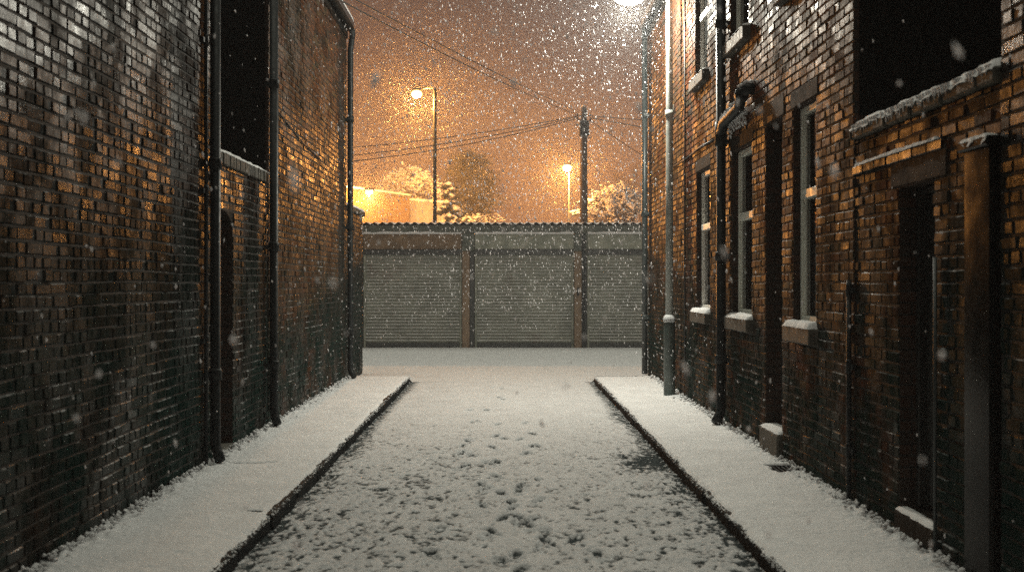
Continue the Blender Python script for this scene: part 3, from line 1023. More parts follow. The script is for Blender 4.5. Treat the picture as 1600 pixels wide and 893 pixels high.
yK = 1.6 * F / 147          # where the kerbs end
yW = 28.3                   # garage front
footprints = [(753, 757), (760, 763), (777, 744), (813, 759), (810, 766), (842, 749), (782, 769), (753, 789), (799, 784), (800, 793), (841, 781),
              (786, 809), (810, 808), (833, 811), (808, 819), (827, 821), (769, 831), (760, 841), (851, 830), (853, 844), (844, 853),
              (805, 866), (782, 875), (812, 889), (725, 728), (775, 721), (762, 723), (822, 707), (838, 696), (830, 697), (724, 696), (737, 711), (720, 708),
              (769, 698), (788, 685), (813, 686), (745, 657), (738, 659), (775, 680), (820, 660), (832, 677), (730, 687), (724, 705), (777, 662), (780, 620), (786, 623),
              (770, 604), (783, 606), (760, 640), (733, 640), (1048, 720), (980, 724), (972, 712), (690, 826), (676, 866), (900, 842), (930, 862)]


def lumpw(X, Y):
    return fbm(N2, X * 5 + 70, Y * 5, 2)


def road_part(xs, ys):
    X, Y = np.meshgrid(xs, ys)
    base = 0.012 * (fbm(N1, X * 1.2 + 50, Y * 1.2, 3) - 0.5)
    # trodden, thawed and refrozen crust: much rougher close by and on the left
    fx = X * 9 + 3 * fbm(N2, X * 3, Y * 3, 2)
    lump = 0.24 * fbm(N3, fx, Y * 6.0, 4) + 0.76 * fbm(N1, X * 33 + 4 * lumpw(X, Y), Y * 17.0, 3)
    fine = fbm(N4, X * 46, Y * 36, 3)
    rough = sstep(15.5, 7.5, Y) * (0.75 + 0.5 * fbm(N1, X * 0.8 + 9, Y * 0.5, 3)) + 0.22
    rough = rough * (1 - 0.25 * np.exp(-((X - 0.7) / 0.5) ** 2)) * (1 - 0.38 * np.exp(-((X - 0.08) / 0.42) ** 2))
    Z = 0.02 + base + rough * (0.026 * (lump - 0.5) + 0.018 * (fine - 0.5))
    cov = 0.80 + (lump - 0.5) * 2.5 * np.clip(rough, 0, 1.3) + (fine - 0.5) * 1.2 * np.clip(rough, 0, 1.3)
    # pits
    pit = sstep(0.62, 0.74, fbm(N2, X * 11 + 40, Y * 9.0, 3)) * np.clip(rough - 0.25, 0, 1)
    Z -= 0.008 * pit
    cov -= 0.30 * pit
    # gutters: thin, wet, broken snow beside the kerbs
    for K, s in ((KL, 1), (KR, -1)):
        e = (X - K) * s
        wob = 0.07 + 0.30 * np.clip(fbm(N4, Y * 0.9 + 5 * s, Y * 0 + 3, 3) - 0.42, 0, 1) * (1.0 if s > 0 else 1.0)
        inside = (Y < yK)
        gut = sstep(wob + 0.12, 0.0, e) * inside
        Z -= 0.022 * gut
        cov -= gut * (0.75 * fbm(N1, X * 16, Y * 14, 3) + 0.22)
    for (px, py) in ((1030, 716), (1000, 722)):
        d = 1.68 * F / (py - VY)
        x = (px - VX) / F * d
        q = np.exp(-(((X - x) / 0.16) ** 2 + ((Y - d) / 0.45) ** 2))
        cov -= 0.9 * q * (0.4 + fbm(N3, X * 20, Y * 14, 3))
        Z -= 0.015 * q
    rf = random.Random(5)
    for (px, py) in footprints:
        d = 1.68 * F / (py - VY)
        x = (px - VX) / F * d
        th = rf.uniform(-0.35, 0.35)
        far = min(1.0, 9.0 / d + 0.25)
        L, W = 0.125 * rf.uniform(.85, 1.1), 0.046 * rf.uniform(.9, 1.15)
        sel = (np.abs(X - x) < 0.5) & (np.abs(Y - d) < 0.6)
        if not sel.any():
            continue
        xx, yy = X[sel] - x, Y[sel] - d
        u = xx * math.cos(th) - yy * math.sin(th)
        v = xx * math.sin(th) + yy * math.cos(th)
        waist = 1 - 0.25 * np.exp(-((v + 0.03) / 0.05) ** 2)
        r = np.sqrt((u / (W * waist)) ** 2 + (v / L) ** 2) + 0.9 * (fbm(N2, X[sel] * 22 + px, Y[sel] * 18, 3) - 0.5)
        dep = sstep(1.15, 0.7, r)
        rim = np.exp(-((r - 1.25) / 0.22) ** 2)
        Z[sel] += -0.019 * dep * far + 0.008 * rim
        tread = 0.5 + 0.5 * np.sin(v * 150)
        cov[sel] -= dep * far * (0.24 + 0.72 * (1 - 0.5 * tread) * fbm(N1, X[sel] * 24, Y[sel] * 15, 3)) - 0.12 * rim
    return X, Y, np.maximum(Z, -0.03), cov


def clods(mb, n, fx, rnd, r0=0.006, r1=0.02):
    for i in range(n):
        x, y, z = fx()
        mb.clump((x, y, z), rnd.uniform(r0, r1), (1, 1, 0.75), rnd=rnd)
    return mb


rr = random.Random(77)
ex = MB()


def gut():
    s = rr.random() < 0.5
    y = 5.5 + 13 * rr.random() ** 1.4
    e = abs(rr.gauss(0, 0.09)) + 0.01
    return (KL + e if s else KR - e, y, rr.uniform(0.0, 0.02))


clods(ex, 700, gut, rr, 0.005, 0.017)
X, Y, Z, cov = road_part(np.linspace(KL - 0.02, KR + 0.02, 262), np.concatenate([np.arange(2.0, 6.0, 0.06), np.arange(6.0, 11.0, 0.0135), np.arange(11.0, yK + 0.05, 0.03)]))
r1 = grid_mesh('road', X, Y, Z, M['snow_road'], None, cov, ex)
tag(r1, 'trodden snow over the alley road with a trail of footprints', 'road', kind='structure')


def lane_part():
    xs = np.concatenate([np.linspace(-16, -3, 60), np.linspace(-2.9, 2.9, 200), np.linspace(3, 16, 60)])
    ys = np.linspace(yK + 0.0, yW + 0.3, 300)
    X, Y, Z, cov = road_part(xs, ys)
    return X, Y, Z, np.maximum(cov, 0.55 * (Y > yK + 0.6) + 0.0)


X, Y, Z, cov = lane_part()
# snow banked up where the pavements stop
for K, W_, s in ((KL, XL, -1), (KR, XR, 1)):
    a, b = min(K, W_), max(K, W_)
    ins = sstep(a - 0.05, a + 0.05, X) * sstep(b + 0.05, b - 0.05, X)
    Z += 0.098 * ins * sstep(yK + 1.1, yK + 0.05, Y)
r2 = grid_mesh('lane', X, Y, Z, M['snow_road'], None, cov)
tag(r2, 'snow covered lane crossing in front of the garages', 'road', kind='structure')


def pavement(side):
    K, W_ = (KL, XL) if side < 0 else (KR, XR)
    nm = 'pavement_left' if side < 0 else 'pavement_right'
    a, b = (W_ - 0.02, K - 0.125) if side < 0 else (K + 0.125, W_ + 0.02)
    sl = MB()
    y = 2.0
    while y < yK:
        e = min(y + 0.62, yK)
        sl.box(a, b, y, e - 0.008, -0.05, 0.088 + random.uniform(-.003, .003))
        y = e
    o = sl.build(nm, M['slab'])
    tag(o, 'paving slabs under the snow along the %s' % ('windowless walls' if side < 0 else 'terraced house'), 'pavement', kind='structure')
    kb = MB()
    y = 2.0
    while y < yK - 0.05:
        e = min(y + 0.915, yK)
        j = random.uniform(-.012, .012)
        if side < 0:
            kb.bbox(K - 0.122, K + j, y, e - 0.008, -0.05, 0.100 + random.uniform(-.008, .006), 0.018)
        else:
            kb.bbox(K + j, K + 0.122, y, e - 0.008, -0.05, 0.100 + random.uniform(-.008, .006), 0.018)
        y = e
    ko = kb.build('kerb_left' if side < 0 else 'kerb_right', M['kerb'])
    tag(ko, 'wet dark kerb stones edging the %s pavement' % ('windowless side' if side < 0 else 'terraced house side'), 'kerb', kind='structure')
    # snow lying on it
    ys = np.concatenate([np.arange(2.0, 5.5, 0.06), np.arange(5.5, 11, 0.015), np.arange(11, yK + 0.20, 0.03)])
    t = np.linspace(0, 1, 84)
    T, Yg = np.meshgrid(t, ys)
    edge = K + side * (0.012 + 0.05 * (fbm(N2, Yg * 5.0 + 9 * side, Yg * 0 + 1, 3) - 0.35) + 0.012 * (N3(Yg * 40, Yg * 0 + side) - 0.5))
    wallx = W_ - side * 0.004
    Xg = wallx + (edge - wallx) * T
    eW = (T * 1.02)                      # distance from the wall, about a metre wide
    eK = (1 - T) * 1.02
    lump = fbm(N1, Xg * 7 + 30 * side, Yg * 6, 4)
    fine = fbm(N4, Xg * 42 + 30 * side, Yg * 36, 3)
    Zg = 0.118 + 0.012 * (fbm(N3, Xg * 1.5, Yg * 0.9 + 7 * side, 2) - 0.5) + 0.012 * (lump - 0.5) + 0.012 * (fine - 0.5)
    # crumbly snow heaped and broken against the wall
    wl = sstep(0.30, 0.0, eW)
    Zg += wl * (0.045 * fbm(N2, Xg * 9 + 3, Yg * 8, 4) - 0.012 + 0.03 * (fine - 0.5))
    cov = 0.95 - wl * 0.55 * sstep(0.45, 0.70, fbm(N3, Xg * 13 + 8, Yg * 11, 3)) - sstep(0.06, 0.0, eW) * 0.45 * fbm(N1, Xg * 14, Yg * 12, 3)
    cov -= 0.25 * sstep(9.5, 6.0, Yg) * sstep(0.52, 0.7, lump) * sstep(0.2, 1.0, T if side < 0 else 1 - T * .5)
    # rounded, ragged lip over the kerb
    lip = sstep(0.0, 0.045, eK)
    Zg = 0.096 + (Zg - 0.096) * lip
    cov = np.where(eK < 0.012, cov - 0.15, cov)
    Zg -= 0.02 * sstep(yK - 0.05, yK + 0.1, Yg)
    feats = []
    if side < 0:
        # raised slab edges showing through
        for (px, py, wpx, dep) in ((392, 722, 46, 0.8), (398, 797, 16, 0.8), (500, 724, 14, 0.5), (470, 725, 40, 0.3)):
            d = 1.585 * F / (py - VY)
            x = (px - VX) / F * d
            hw = wpx / F * d
            q = sstep(hw, hw * 0.6, np.abs(Xg - x)) * np.exp(-((Yg - d - 0.03 * np.sin(Xg * 9)) / 0.032) ** 2)
            Zg -= 0.022 * q * dep
            cov -= 0.9 * q * dep
    else:
        # the hole left over the cellar grating
        d = 1.585 * F / (731 - VY)
        x = (1224 - VX) / F * d
        q = sstep(0.115, 0.095, np.abs(Xg - x + 0.02 * np.sin(Yg * 30))) * sstep(0.21, 0.17, np.abs(Yg - d))
        Zg = Zg * (1 - q) + (0.088) * q
        cov -= 1.0 * q
        feats.append((x, d))
    ex = MB()
    rr = random.Random(90 + side)

    def wallclod():
        y = 5.2 + (yK - 5.4) * rr.random() ** 1.3
        e = abs(rr.gauss(0, 0.05)) + 0.006
        return (W_ - side * e, y, 0.125 + rr.uniform(-0.005, 0.035))

    clods(ex, 620, wallclod, rr, 0.008, 0.026)

    def lipclod():
        y = 5.5 + (yK - 5.6) * rr.random() ** 1.3
        return (K + side * rr.uniform(-0.012, 0.03), y, 0.100 + rr.uniform(-0.012, 0.010))

    clods(ex, 900, lipclod, rr, 0.004, 0.011)
    o = grid_mesh('pavement_snow', Xg, Yg, Zg, M['snow'], None, cov, ex)
    tag(o, 'smooth snow lying on the pavement along the %s' % ('windowless walls' if side < 0 else 'terraced house'), 'snow', kind='stuff')
    return feats


pavement(-1)
feat = pavement(1)
fx, fd = feat[0]
cg = thing('cellar_grate', (fx, fd, 0.09), 'small dark cellar grating showing through a hole in the pavement snow', 'grating')
k = MB()
for i in range(6):
    k.box(fx - 0.105 + i * 0.04, fx - 0.092 + i * 0.04, fd - 0.17, fd + 0.17, 0.093, 0.106)
k.build('bars', M['iron'], cg)
k = MB()
o4 = [(-.125, -.20), (.125, -.20), (.125, .20), (-.125, .20)]
i4 = [(-.108, -.172), (.108, -.172), (.108, .172), (-.108, .172)]
vs = [(fx + p, fd + q, z) for z in (0.0905, 0.109) for ring in (o4, i4) for (p, q) in ring]
fs = []
for i in range(4):
    j = (i + 1) % 4
    fs += [(8 + i, 8 + j, 12 + j, 12 + i), (i, 4 + i, 4 + j, j), (i, j, 8 + j, 8 + i), (4 + i, 12 + i, 12 + j, 4 + j)]
k.add(vs, fs)
k.build('frame', M['iron'], cg)
k = MB()
k.clump((fx + 0.05, fd - 0.12, 0.125), 0.035, (1.4, 1, 0.7))
k.build('snow_lump', M['snow_cap'], cg)

# ------------------------------------------------------------------ garages
S = F / yW              # px per metre at the garage front


def gx(px):
    return (px - VX) / S


gz_roof, gz_ledge = zz(349, yW), zz(365, yW)
gz_lint0 = zz(389, yW)
G = thing('garage_block', (0, yW, 0), 'row of lock-up garages with roller shutters, corrugated roof and snow lined lintels', 'garages')
bays = [(gx(567) - 2.75, gx(567) - 0.18, 'concrete_b'), (gx(567), gx(722), 'concrete_b'), (gx(741), gx(897), 'concrete'), (gx(917), gx(917) + 2.6, 'concrete'), (gx(917) + 2.9, gx(917) + 5.5, 'concrete')]
gx0, gx1 = bays[0][0] - 0.3, bays[-1][1] + 0.3
k = MB()
k.box(gx0, gx1, yW + 0.24, yW + 5.6, -0.05, gz_ledge - 0.01)
k.build('wall', M['concrete'], G)
k = MB().bbox(gx0, gx1, yW - 0.03, yW + 0.23, gz_ledge + 0.004, gz_roof - 0.045, 0.01)
k.build('fascia', M['fascia'], G)
# corrugated sheet roof
n = int((gx1 - gx0) / 0.0365)
xs = np.linspace(gx0 - 0.05, gx1 + 0.05, n)
zsn = np.cos(xs / 0.21 * 2 * math.pi) * 0.030
k = MB()
vs, fs = [], []
for i in range(n):
    for (yy, rise) in ((yW - 0.11, 0.0), (yW + 5.75, 0.12)):
        vs.append((xs[i], yy, gz_roof - 0.010 + rise + zsn[i]))
        vs.append((xs[i], yy, gz_roof + 0.0 + rise + zsn[i]))
for i in range(n - 1):
    a, b = i * 4, i * 4 + 4
    fs += [(a, a + 2, b + 2, b), (a + 1, b + 1, b + 3, a + 3), (a, b, b + 1, a + 1), (a + 2, a + 3, b + 3, b + 2)]
k.add(vs, fs)
ro = k.build('roof', M['cement_sheet'], G)
xg_ = np.linspace(gx0 - 0.03, gx1 + 0.03, 700)
yg_ = np.concatenate([np.linspace(yW + 0.02, yW + 0.2, 6), np.linspace(yW + 0.4, yW + 5.7, 8)])
X, Y = np.meshgrid(xg_, yg_)
ed = sstep(yW + 0.01, yW + 0.16, Y)
Z = gz_roof + 0.004 + (Y - yW + 0.11) / 5.86 * 0.12 + np.cos(X / 0.21 * 2 * math.pi) * 0.030 * (1 - 0.6 * ed) + ed * (0.018 + 0.015 * fbm(N1, X * 4, Y * 4, 3))
grid_mesh('roof_snow', X, Y, Z, M['snow_cap'], ro)
for bi, (a, b, lm) in enumerate(bays):
    k = MB().bbox(a + 0.01, b - 0.01, yW - 0.05, yW + 0.235, gz_lint0, gz_ledge - 0.006, 0.012)
    lo = k.build('lintel', M[lm], G)
    # ledge with snow
    X, Y, Z = None, None, None
    ys_ = np.linspace(0, 1, 7)
    xs_ = np.linspace(a + 0.015, b - 0.015, 180)
    T, X = np.meshgrid(ys_, xs_)
    prof = np.sin(np.pi * np.clip(T, 0, 1)) ** 0.4
    wob = fbm(N3, X * 5 + bi * 9, X * 0 + 1, 3)
    Y = yW - 0.065 + T * 0.06 - 0.02 * (wob - .4) * (T < .5)
    Z = gz_ledge - 0.008 + prof * 0.055 * (0.6 + 0.8 * wob)
    grid_mesh('ledge_snow', X, Y, Z, M['snow_cap'], lo)
    MB().bbox(a + 0.02, b - 0.02, yW + 0.02, yW + 0.2, zz(398, yW), gz_lint0 - 0.004, 0.01).build('shutter_box', M['darkmetal'], G)
    # the shutter: curved laths
    sh = MB()
    z0, z1 = 0.14, zz(396, yW)
    L = 28
    ph = (z1 - z0) / L
    vs, fs = [], []
    prof = [(0.0, 0.004), (0.24, -0.030), (0.55, -0.026), (0.85, -0.008), (0.92, 0.006)]
    rows = []
    for i in range(L):
        for (t, yy) in prof:
            rows.append((yW + 0.10 + yy + 0.0, z1 - (i + t) * ph))
    NXS = 3
    for (yy, zv) in rows:
        for q in range(NXS):
            vs.append((a + 0.07 + (b - a - 0.14) * q / (NXS - 1), yy, zv))
    for i in range(len(rows) - 1):
        for q in range(NXS - 1):
            c = i * NXS + q
            fs.append((c, c + NXS, c + NXS + 1, c + 1))
    sh.add(vs, fs)
    # closed at the back so the sheet has a thickness
    sh.box(a + 0.07, b - 0.07, yW + 0.112, yW + 0.13, z0, z1)
    so = sh.build('roller_shutter', M['shutter'], G)
    r = MB().bbox(a + 0.075, b - 0.075, yW + 0.05, yW + 0.135, 0.02, 0.135, 0.008)
    r.build('bottom_rail', M['darkmetal'], so)
    for (q0, q1) in ((a + 0.012, a + 0.068), (b - 0.068, b - 0.012)):
        MB().bbox(q0, q1, yW + 0.03, yW + 0.20, 0.02, z1 + 0.05, 0.006).build('guide_rail', M['concrete'], so)
# pillars
pil = [(bays[i][1], bays[i + 1][0]) for i in range(4)]
for i, (a, b) in enumerate(pil):
    wpil = (b - a) * 0.62
    MB().bbox(a + 0.006, a + wpil, yW - 0.06, yW + 0.235, -0.03, zz(392, yW), 0.012).build('pillar', M['pillar'], G)
    MB().bbox(a + wpil + 0.004, b - 0.004, yW + 0.0, yW + 0.235, -0.03, zz(392, yW) - 0.01, 0.012).build('door_post', M['darkmetal'], G)
    MB().bbox(a + 0.002, b - 0.002, yW - 0.085, yW + 0.235, zz(392, yW) + 0.002, gz_ledge + 0.0, 0.012).build('pillar_cap', M['fascia'], G)
a, b = pil[2]
pipe(G, a + (b - a) * 0.72, yW - 0.10, 0.05, gz_ledge, 0.05, 99, joints=(), name='drainpipe')
MB().tube([(a + (b - a) * 0.3, yW - 0.07, zz(455, yW) - 0.1), (a + (b - a) * 0.3, yW - 0.10, zz(455, yW)), (a + (b - a) * 0.3, yW - 0.07, zz(455, yW) + 0.1)], 0.03, 8).build('handle', M['iron'], G)

# ------------------------------------------------------------------ lamps


def light(name, typ, loc, color, power, radius=0.1, parent=None, spot=None, rot=None):
    ld = bpy.data.lights.new(name, typ)
    ld.color = color
    ld.energy = power
    ld.shadow_soft_size = radius
    if typ == 'SPOT':
        ld.spot_size = spot
        ld.spot_blend = 0.45
    o = bpy.data.objects.new(name, ld)
    COL.objects.link(o)
    o.location = loc
    if rot:
        o.rotation_euler = rot
    if parent is not None:
        o.parent = parent
        o.matrix_parent_inverse = parent_world(parent).inverted()
    return o


WHITE = (1.0, 0.975, 0.83)
SOD = (1.0, 0.40, 0.085)

# the white lamp on its column beside the terraced house
yl = 1.585 * F / (617 - VY)
xl = (1046 - VX) / F * yl
zl = zz(4, yl)
L = thing('street_lamp', (xl, yl, 0.1), 'white street lamp on a pale column with a thick base, standing on the pavement', 'street lamp')
MB().tube([(xl, yl, 0.09), (xl, yl, 1.10), (xl, yl, 1.16), (xl, yl, 1.20)], [0.082, 0.082, 0.075, 0.058], 20).build('base', M['column_base'], L)
k = MB().tube([(xl, yl, 1.18), (xl, yl, 3.2), (xl, yl, zl + 0.02), (xl - 0.03, yl, zl + 0.12), (xl - 0.12, yl, zl + 0.17), (xl - 0.30, yl, zl + 0.185)],
              [0.056, 0.052, 0.046, 0.04, 0.036, 0.034], 18)
k.build('column', M['column'], L)
MB().tube([(xl, yl, 1.15), (xl, yl, 1.2), (xl, yl, 1.235), (xl, yl, 1.25)], [0.088, 0.09, 0.075, 0.058], 16).build('collar_snow', M['snow_cap'], L)
MB().tube([(xl, yl, zz(178, yl) - 0.05), (xl, yl, zz(178, yl) + 0.05)], 0.062, 16).build('collar', M['column'], L)
xh = (985 - VX) / F * yl
hd = MB()
vs, fs = [], []
prof = [(-0.30, 0.05, 0.02), (-0.22, 0.11, 0.05), (0.0, 0.14, 0.065), (0.2, 0.10, 0.055), (0.30, 0.05, 0.035)]
for (dx, hw, hh) in prof:
    for kk in range(10):
        a = math.pi * kk / 9
        vs.append((xh + dx, yl + hw * math.cos(a), zl + 0.12 + hh * math.sin(a) * 1.5))
for i in range(len(prof) - 1):
    for kk in range(9):
        c = i * 10 + kk
        fs.append((c, c + 1, c + 11, c + 10))
    fs.append((i * 10, i * 10 + 10, i * 10 + 19, i * 10 + 9))
fs.append(tuple(range(10)))
fs.append(tuple(range(40, 50))[::-1])
hd.add(vs, fs, False)
ho = hd.build('lantern', M['column'], L)
k = MB()
vs, fs = [], []
for i in range(5):
    a = math.pi / 2 * i / 4
    for kk in range(14):
        t = 2 * math.pi * kk / 14
        vs.append((xh - 0.02 + 0.25 * math.cos(a) * math.cos(t), yl + 0.16 * math.cos(a) * math.sin(t), zl + 0.115 - 0.15 * math.sin(a)))
for i in range(4):
    for kk in range(14):
        fs.append((i * 14 + kk, i * 14 + (kk + 1) % 14, i * 14 + 14 + (kk + 1) % 14, i * 14 + 14 + kk))
k.add(vs, fs, True)
k.build('lens', M['lens_white'], ho)
light('white_lamp', 'POINT', (xh - 0.02, yl, zl - 0.12), WHITE, 1000, 0.09, L)


def sodium_lamp(px_head, px_col, py, d, label, power, arm=True, zbase=0.0, tilt=(0, 0), col_r=0.06, lens_r=0.13):
    hx, hy, hz = P(px_head, py, d)
    cx = (px_col - VX) / F * d
    T = thing('street_lamp', (cx, hy, zbase), label, 'street lamp')
    if arm:
        sgn = 1 if hx > cx else -1
        MB().tube([(cx, hy, zbase), (cx, hy, 1.4), (cx, hy, hz + 0.10), (cx, hy, hz + 0.20)], [0.085, 0.075, col_r, col_r * .9], 12).build('column', M['iron'], T)
        MB().tube([(cx, hy, hz + 0.17), (cx + sgn * 0.1, hy, hz + 0.20), (hx + sgn * -0.12, hy, hz + 0.20)], 0.026, 8).build('arm', M['darkmetal'], T)
    else:
        MB().tube([(cx, hy, zbase), (cx, hy, 1.4), (cx, hy, hz + 0.04)], [0.085, 0.055, col_r], 12).build('column', M['pvc'], T)
    hd = MB()
    hd.bbox(hx - 0.17, hx + 0.17, hy - 0.09, hy + 0.09, hz + lens_r * 0.78, hz + lens_r * 0.78 + 0.08, 0.025)
    ho = hd.build('lantern', M['darkmetal'], T)
    k = MB()
    vs, fs = [], []
    for i in range(7):
        a = math.pi * 0.5 - math.pi * 0.85 * i / 6
        for kk in range(14):
            t = 2 * math.pi * kk / 14
            vs.append((hx + lens_r * 1.25 * math.cos(a) * math.cos(t), hy + lens_r * math.cos(a) * math.sin(t), hz - lens_r * 0.9 * math.sin(a)))
    for i in range(6):
        for kk in range(14):
            fs.append((i * 14 + kk, i * 14 + (kk + 1) % 14, i * 14 + 14 + (kk + 1) % 14, i * 14 + 14 + kk))
    k.add(vs, fs, True)
    k.build('lens', M['lens_sodium'], ho)
    light('sodium_lamp', 'POINT', (hx, hy, hz - lens_r * 1.2), SOD, power, 0.22, T)
    return T, (hx, hy, hz)


sodium_lamp(651, 679.5, 147, 37.0, 'orange street lamp on a tall column with an arm above the garages', 5800, lens_r=0.15)
sodium_lamp(886, 889, 262, 58.0, 'distant orange street lamp on a thin pale column beside the wooden pole', 12500, arm=False, col_r=0.022, lens_r=0.2)

# ------------------------------------------------------------------ flat roofed buildings behind the garages, with a wall lamp
dA, dB = 51.0, 56.5
za = zz(295, dA)
bA = thing('flat_roofed_building', ((560 - VX) / F * dA, dA, 0), 'cream flat roofed building lit yellow by the lamp on its wall', 'building')
xa, xb = (480 - VX) / F * dA, (640 - VX) / F * dB


def slab_building(p0, p1, depth, z0, z1, mat, parent, name='wall'):
    a, b = Vector((p0[0], p0[1], 0)), Vector((p1[0], p1[1], 0))
    t = (b - a).normalized()
    nrm = Vector((-t.y, t.x, 0))
    if nrm.y < 0:
        nrm = -nrm
    k = MB()
    vs = []
    for z in (z0, z1):
        for q in (a, b, b + nrm * depth, a + nrm * depth):
            vs.append((q.x, q.y, z))
    k.add(vs, [(0, 3, 2, 1), (4, 5, 6, 7), (0, 1, 5, 4), (1, 2, 6, 5), (2, 3, 7, 6), (3, 0, 4, 7)])
    return k.build(name, mat, parent)


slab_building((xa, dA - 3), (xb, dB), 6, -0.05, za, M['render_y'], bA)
slab_building((xa - .1, dA - 3.15), (xb + .1, dB - .1), 6.3, za + 0.004, za + 0.10, M['cement_sheet'], bA, 'roof_edge')
slab_building((xa - .05, dA - 3.1), (xb + .05, dB - .05), 6.2, za + 0.103, za + 0.20, M['snow_cap'], bA, 'roof_snow')
bB = thing('flat_roofed_building', ((665 - VX) / F * 57.5, 57.5, 0), 'small white flat roofed building between the cream building and the tall lamp column', 'building')
x0_, x1_ = (641 - VX) / F * 57.5, (694 - VX) / F * 59
zb_ = zz(313, 57.5)
slab_building((x0_, 57.5), (x1_, 59.5), 5, -0.05, zb_, M['render_w'], bB)
slab_building((x0_ - .05, 57.42), (x1_ + .08, 59.42), 5.2, zb_ + 0.004, zb_ + 0.12, M['snow_cap'], bB, 'roof_snow')

# wall lamp
dW = 49.6
hx, hy, hz = P(577, 299, dW)
T = thing('wall_lamp', (hx, hy, hz), 'orange floodlight bracketed to the cream flat roofed building', 'lamp')
MB().tube([(hx, hy + 1.6, hz + 0.16), (hx, hy + 0.2, hz + 0.16), (hx, hy, hz + 0.12)], 0.03, 8).build('bracket', M['darkmetal'], T)
ho = MB().bbox(hx - 0.22, hx + 0.22, hy - 0.14, hy + 0.14, hz + 0.05, hz + 0.15, 0.03).build('lantern', M['darkmetal'], T)
k = MB()
k.tube([(hx, hy, hz + 0.052), (hx, hy, hz - 0.02), (hx, hy, hz - 0.09), (hx, hy, hz - 0.12)], [0.17, 0.18, 0.15, 0.05], 14)
k.build('lens', M['lens_sodium'], ho)
light('sodium_lamp', 'POINT', (hx, hy, hz - 0.25), SOD, 8800, 0.10, T)

# ------------------------------------------------------------------ utility pole and cables
dP = 35.0
px_, pz_ = (912 - VX) / F * dP, zz(168, dP)
U = thing('utility_pole', (px_, dP, 0), 'dark wooden utility pole with climbing steps standing behind the garages', 'utility pole')
MB().tube([(px_, dP, -0.05), (px_, dP, 3.0), (px_, dP, pz_ - 0.02), (px_, dP, pz_ + 0.02)], [0.155, 0.135, 0.105, 0.06], 14).build('pole', M['pole'], U)
k = MB()
for i in range(9):
    z = pz_ - 0.55 - 0.42 * i
    s = 1 if i % 2 else -1
    k2 = MB()
    k2.tube([(px_ + s * 0.09, dP, z), (px_ + s * 0.24, dP, z), (px_ + s * 0.245, dP, z + 0.035)], 0.013, 6)
    k2.build('step_iron', M['iron'], U)
k = MB()
k.bbox(px_ - 0.16, px_ + 0.16, dP - 0.24, dP - 0.11, pz_ - 0.95, pz_ - 0.45, 0.03)
k.build('junction_box', M['iron'], U)
for (sx, dz) in ((-1, -0.28), (1, -0.28), (-1, -0.40), (1, -0.44)):
    k = MB()
    k.tube([(px_ + sx * 0.08, dP - 0.05, pz_ + dz), (px_ + sx * 0.19, dP - 0.05, pz_ + dz), (px_ + sx * 0.21, dP - 0.05, pz_ + dz + 0.07)], [0.016, 0.016, 0.035], 8)
    k.build('insulator', M['iron'], U)
k = MB()
k.clump((px_, dP, pz_ + 0.04), 0.08, (1, 1, 0.6), jit=0.2)
k.build('snow_cap', M['snow_cap'], U)


def cable(a, b, sag, label, r=0.010, g=None):
    a, b = Vector(a), Vector(b)
    pts = []
    for i in range(25):
        t = i / 24
        p = a.lerp(b, t)
        p.z -= sag * 4 * t * (1 - t)
        pts.append(tuple(p))
    o = MB().tube(pts, r * 1.35, 6).build('overhead_cable', M['wire'])
    return tag(o, label, 'cable', g or 'overhead cables meeting at the wooden pole')


tp = lambda sx, dz: (px_ + sx * 0.2, dP - 0.05, pz_ + dz)
# two service cables up to the orange-lit house (fixed under its eaves)
yq = 13.2
cable(tp(-1, -0.25), (XL + 0.04, yq, zz(-40, yq)), 0.10, 'lower of the two parallel cables rising from the pole over the alley', 0.008)
cable(tp(-1, -0.15), (XL + 0.04, yq + .12, zz(-40, yq) + 0.13), 0.06, 'upper of the two parallel cables rising from the pole over the alley', 0.008)
cable(tp(-1, -0.28), (-9.5, 31, zz(243, 31)), 0.3, 'topmost of the three cables sagging from the pole behind the lit lamp column', 0.010)
cable(tp(-1, -0.31), (-9.5, 30.5, zz(255, 30.5)), 0.4, 'middle of the three cables sagging from the pole behind the lit lamp column', 0.010)
cable(tp(-1, -0.36), (-9.5, 30, zz(266, 30)), 0.45, 'lowest of the three cables sagging from the pole behind the lit lamp column', 0.010)
cable(tp(1, -0.28), (7.5, 36, zz(190, 36)), 0.06, 'nearly level cable from the pole towards the terraced house', 0.010)
cable(tp(1, -0.34), (7.5, 33, zz(222, 33)), 0.05, 'gently falling cable between the level and the steep one at the pole', 0.012)
cable(tp(1, -0.42), (7.5, 38, zz(312, 38)), 0.1, 'steep cable falling from the pole into the bare tree', 0.010)

# soft overhead sun added as fill to brighten the foreground snow
sl = bpy.data.lights.new('cloud_glow', 'SUN')
sl.energy = 1.4
sl.angle = math.radians(55)
sl.color = (1.0, 0.98, 0.81)
so_ = bpy.data.objects.new('cloud_glow', sl)
COL.objects.link(so_)
so_.location = (0, 8, 20)

# ------------------------------------------------------------------ trees beyond the garages


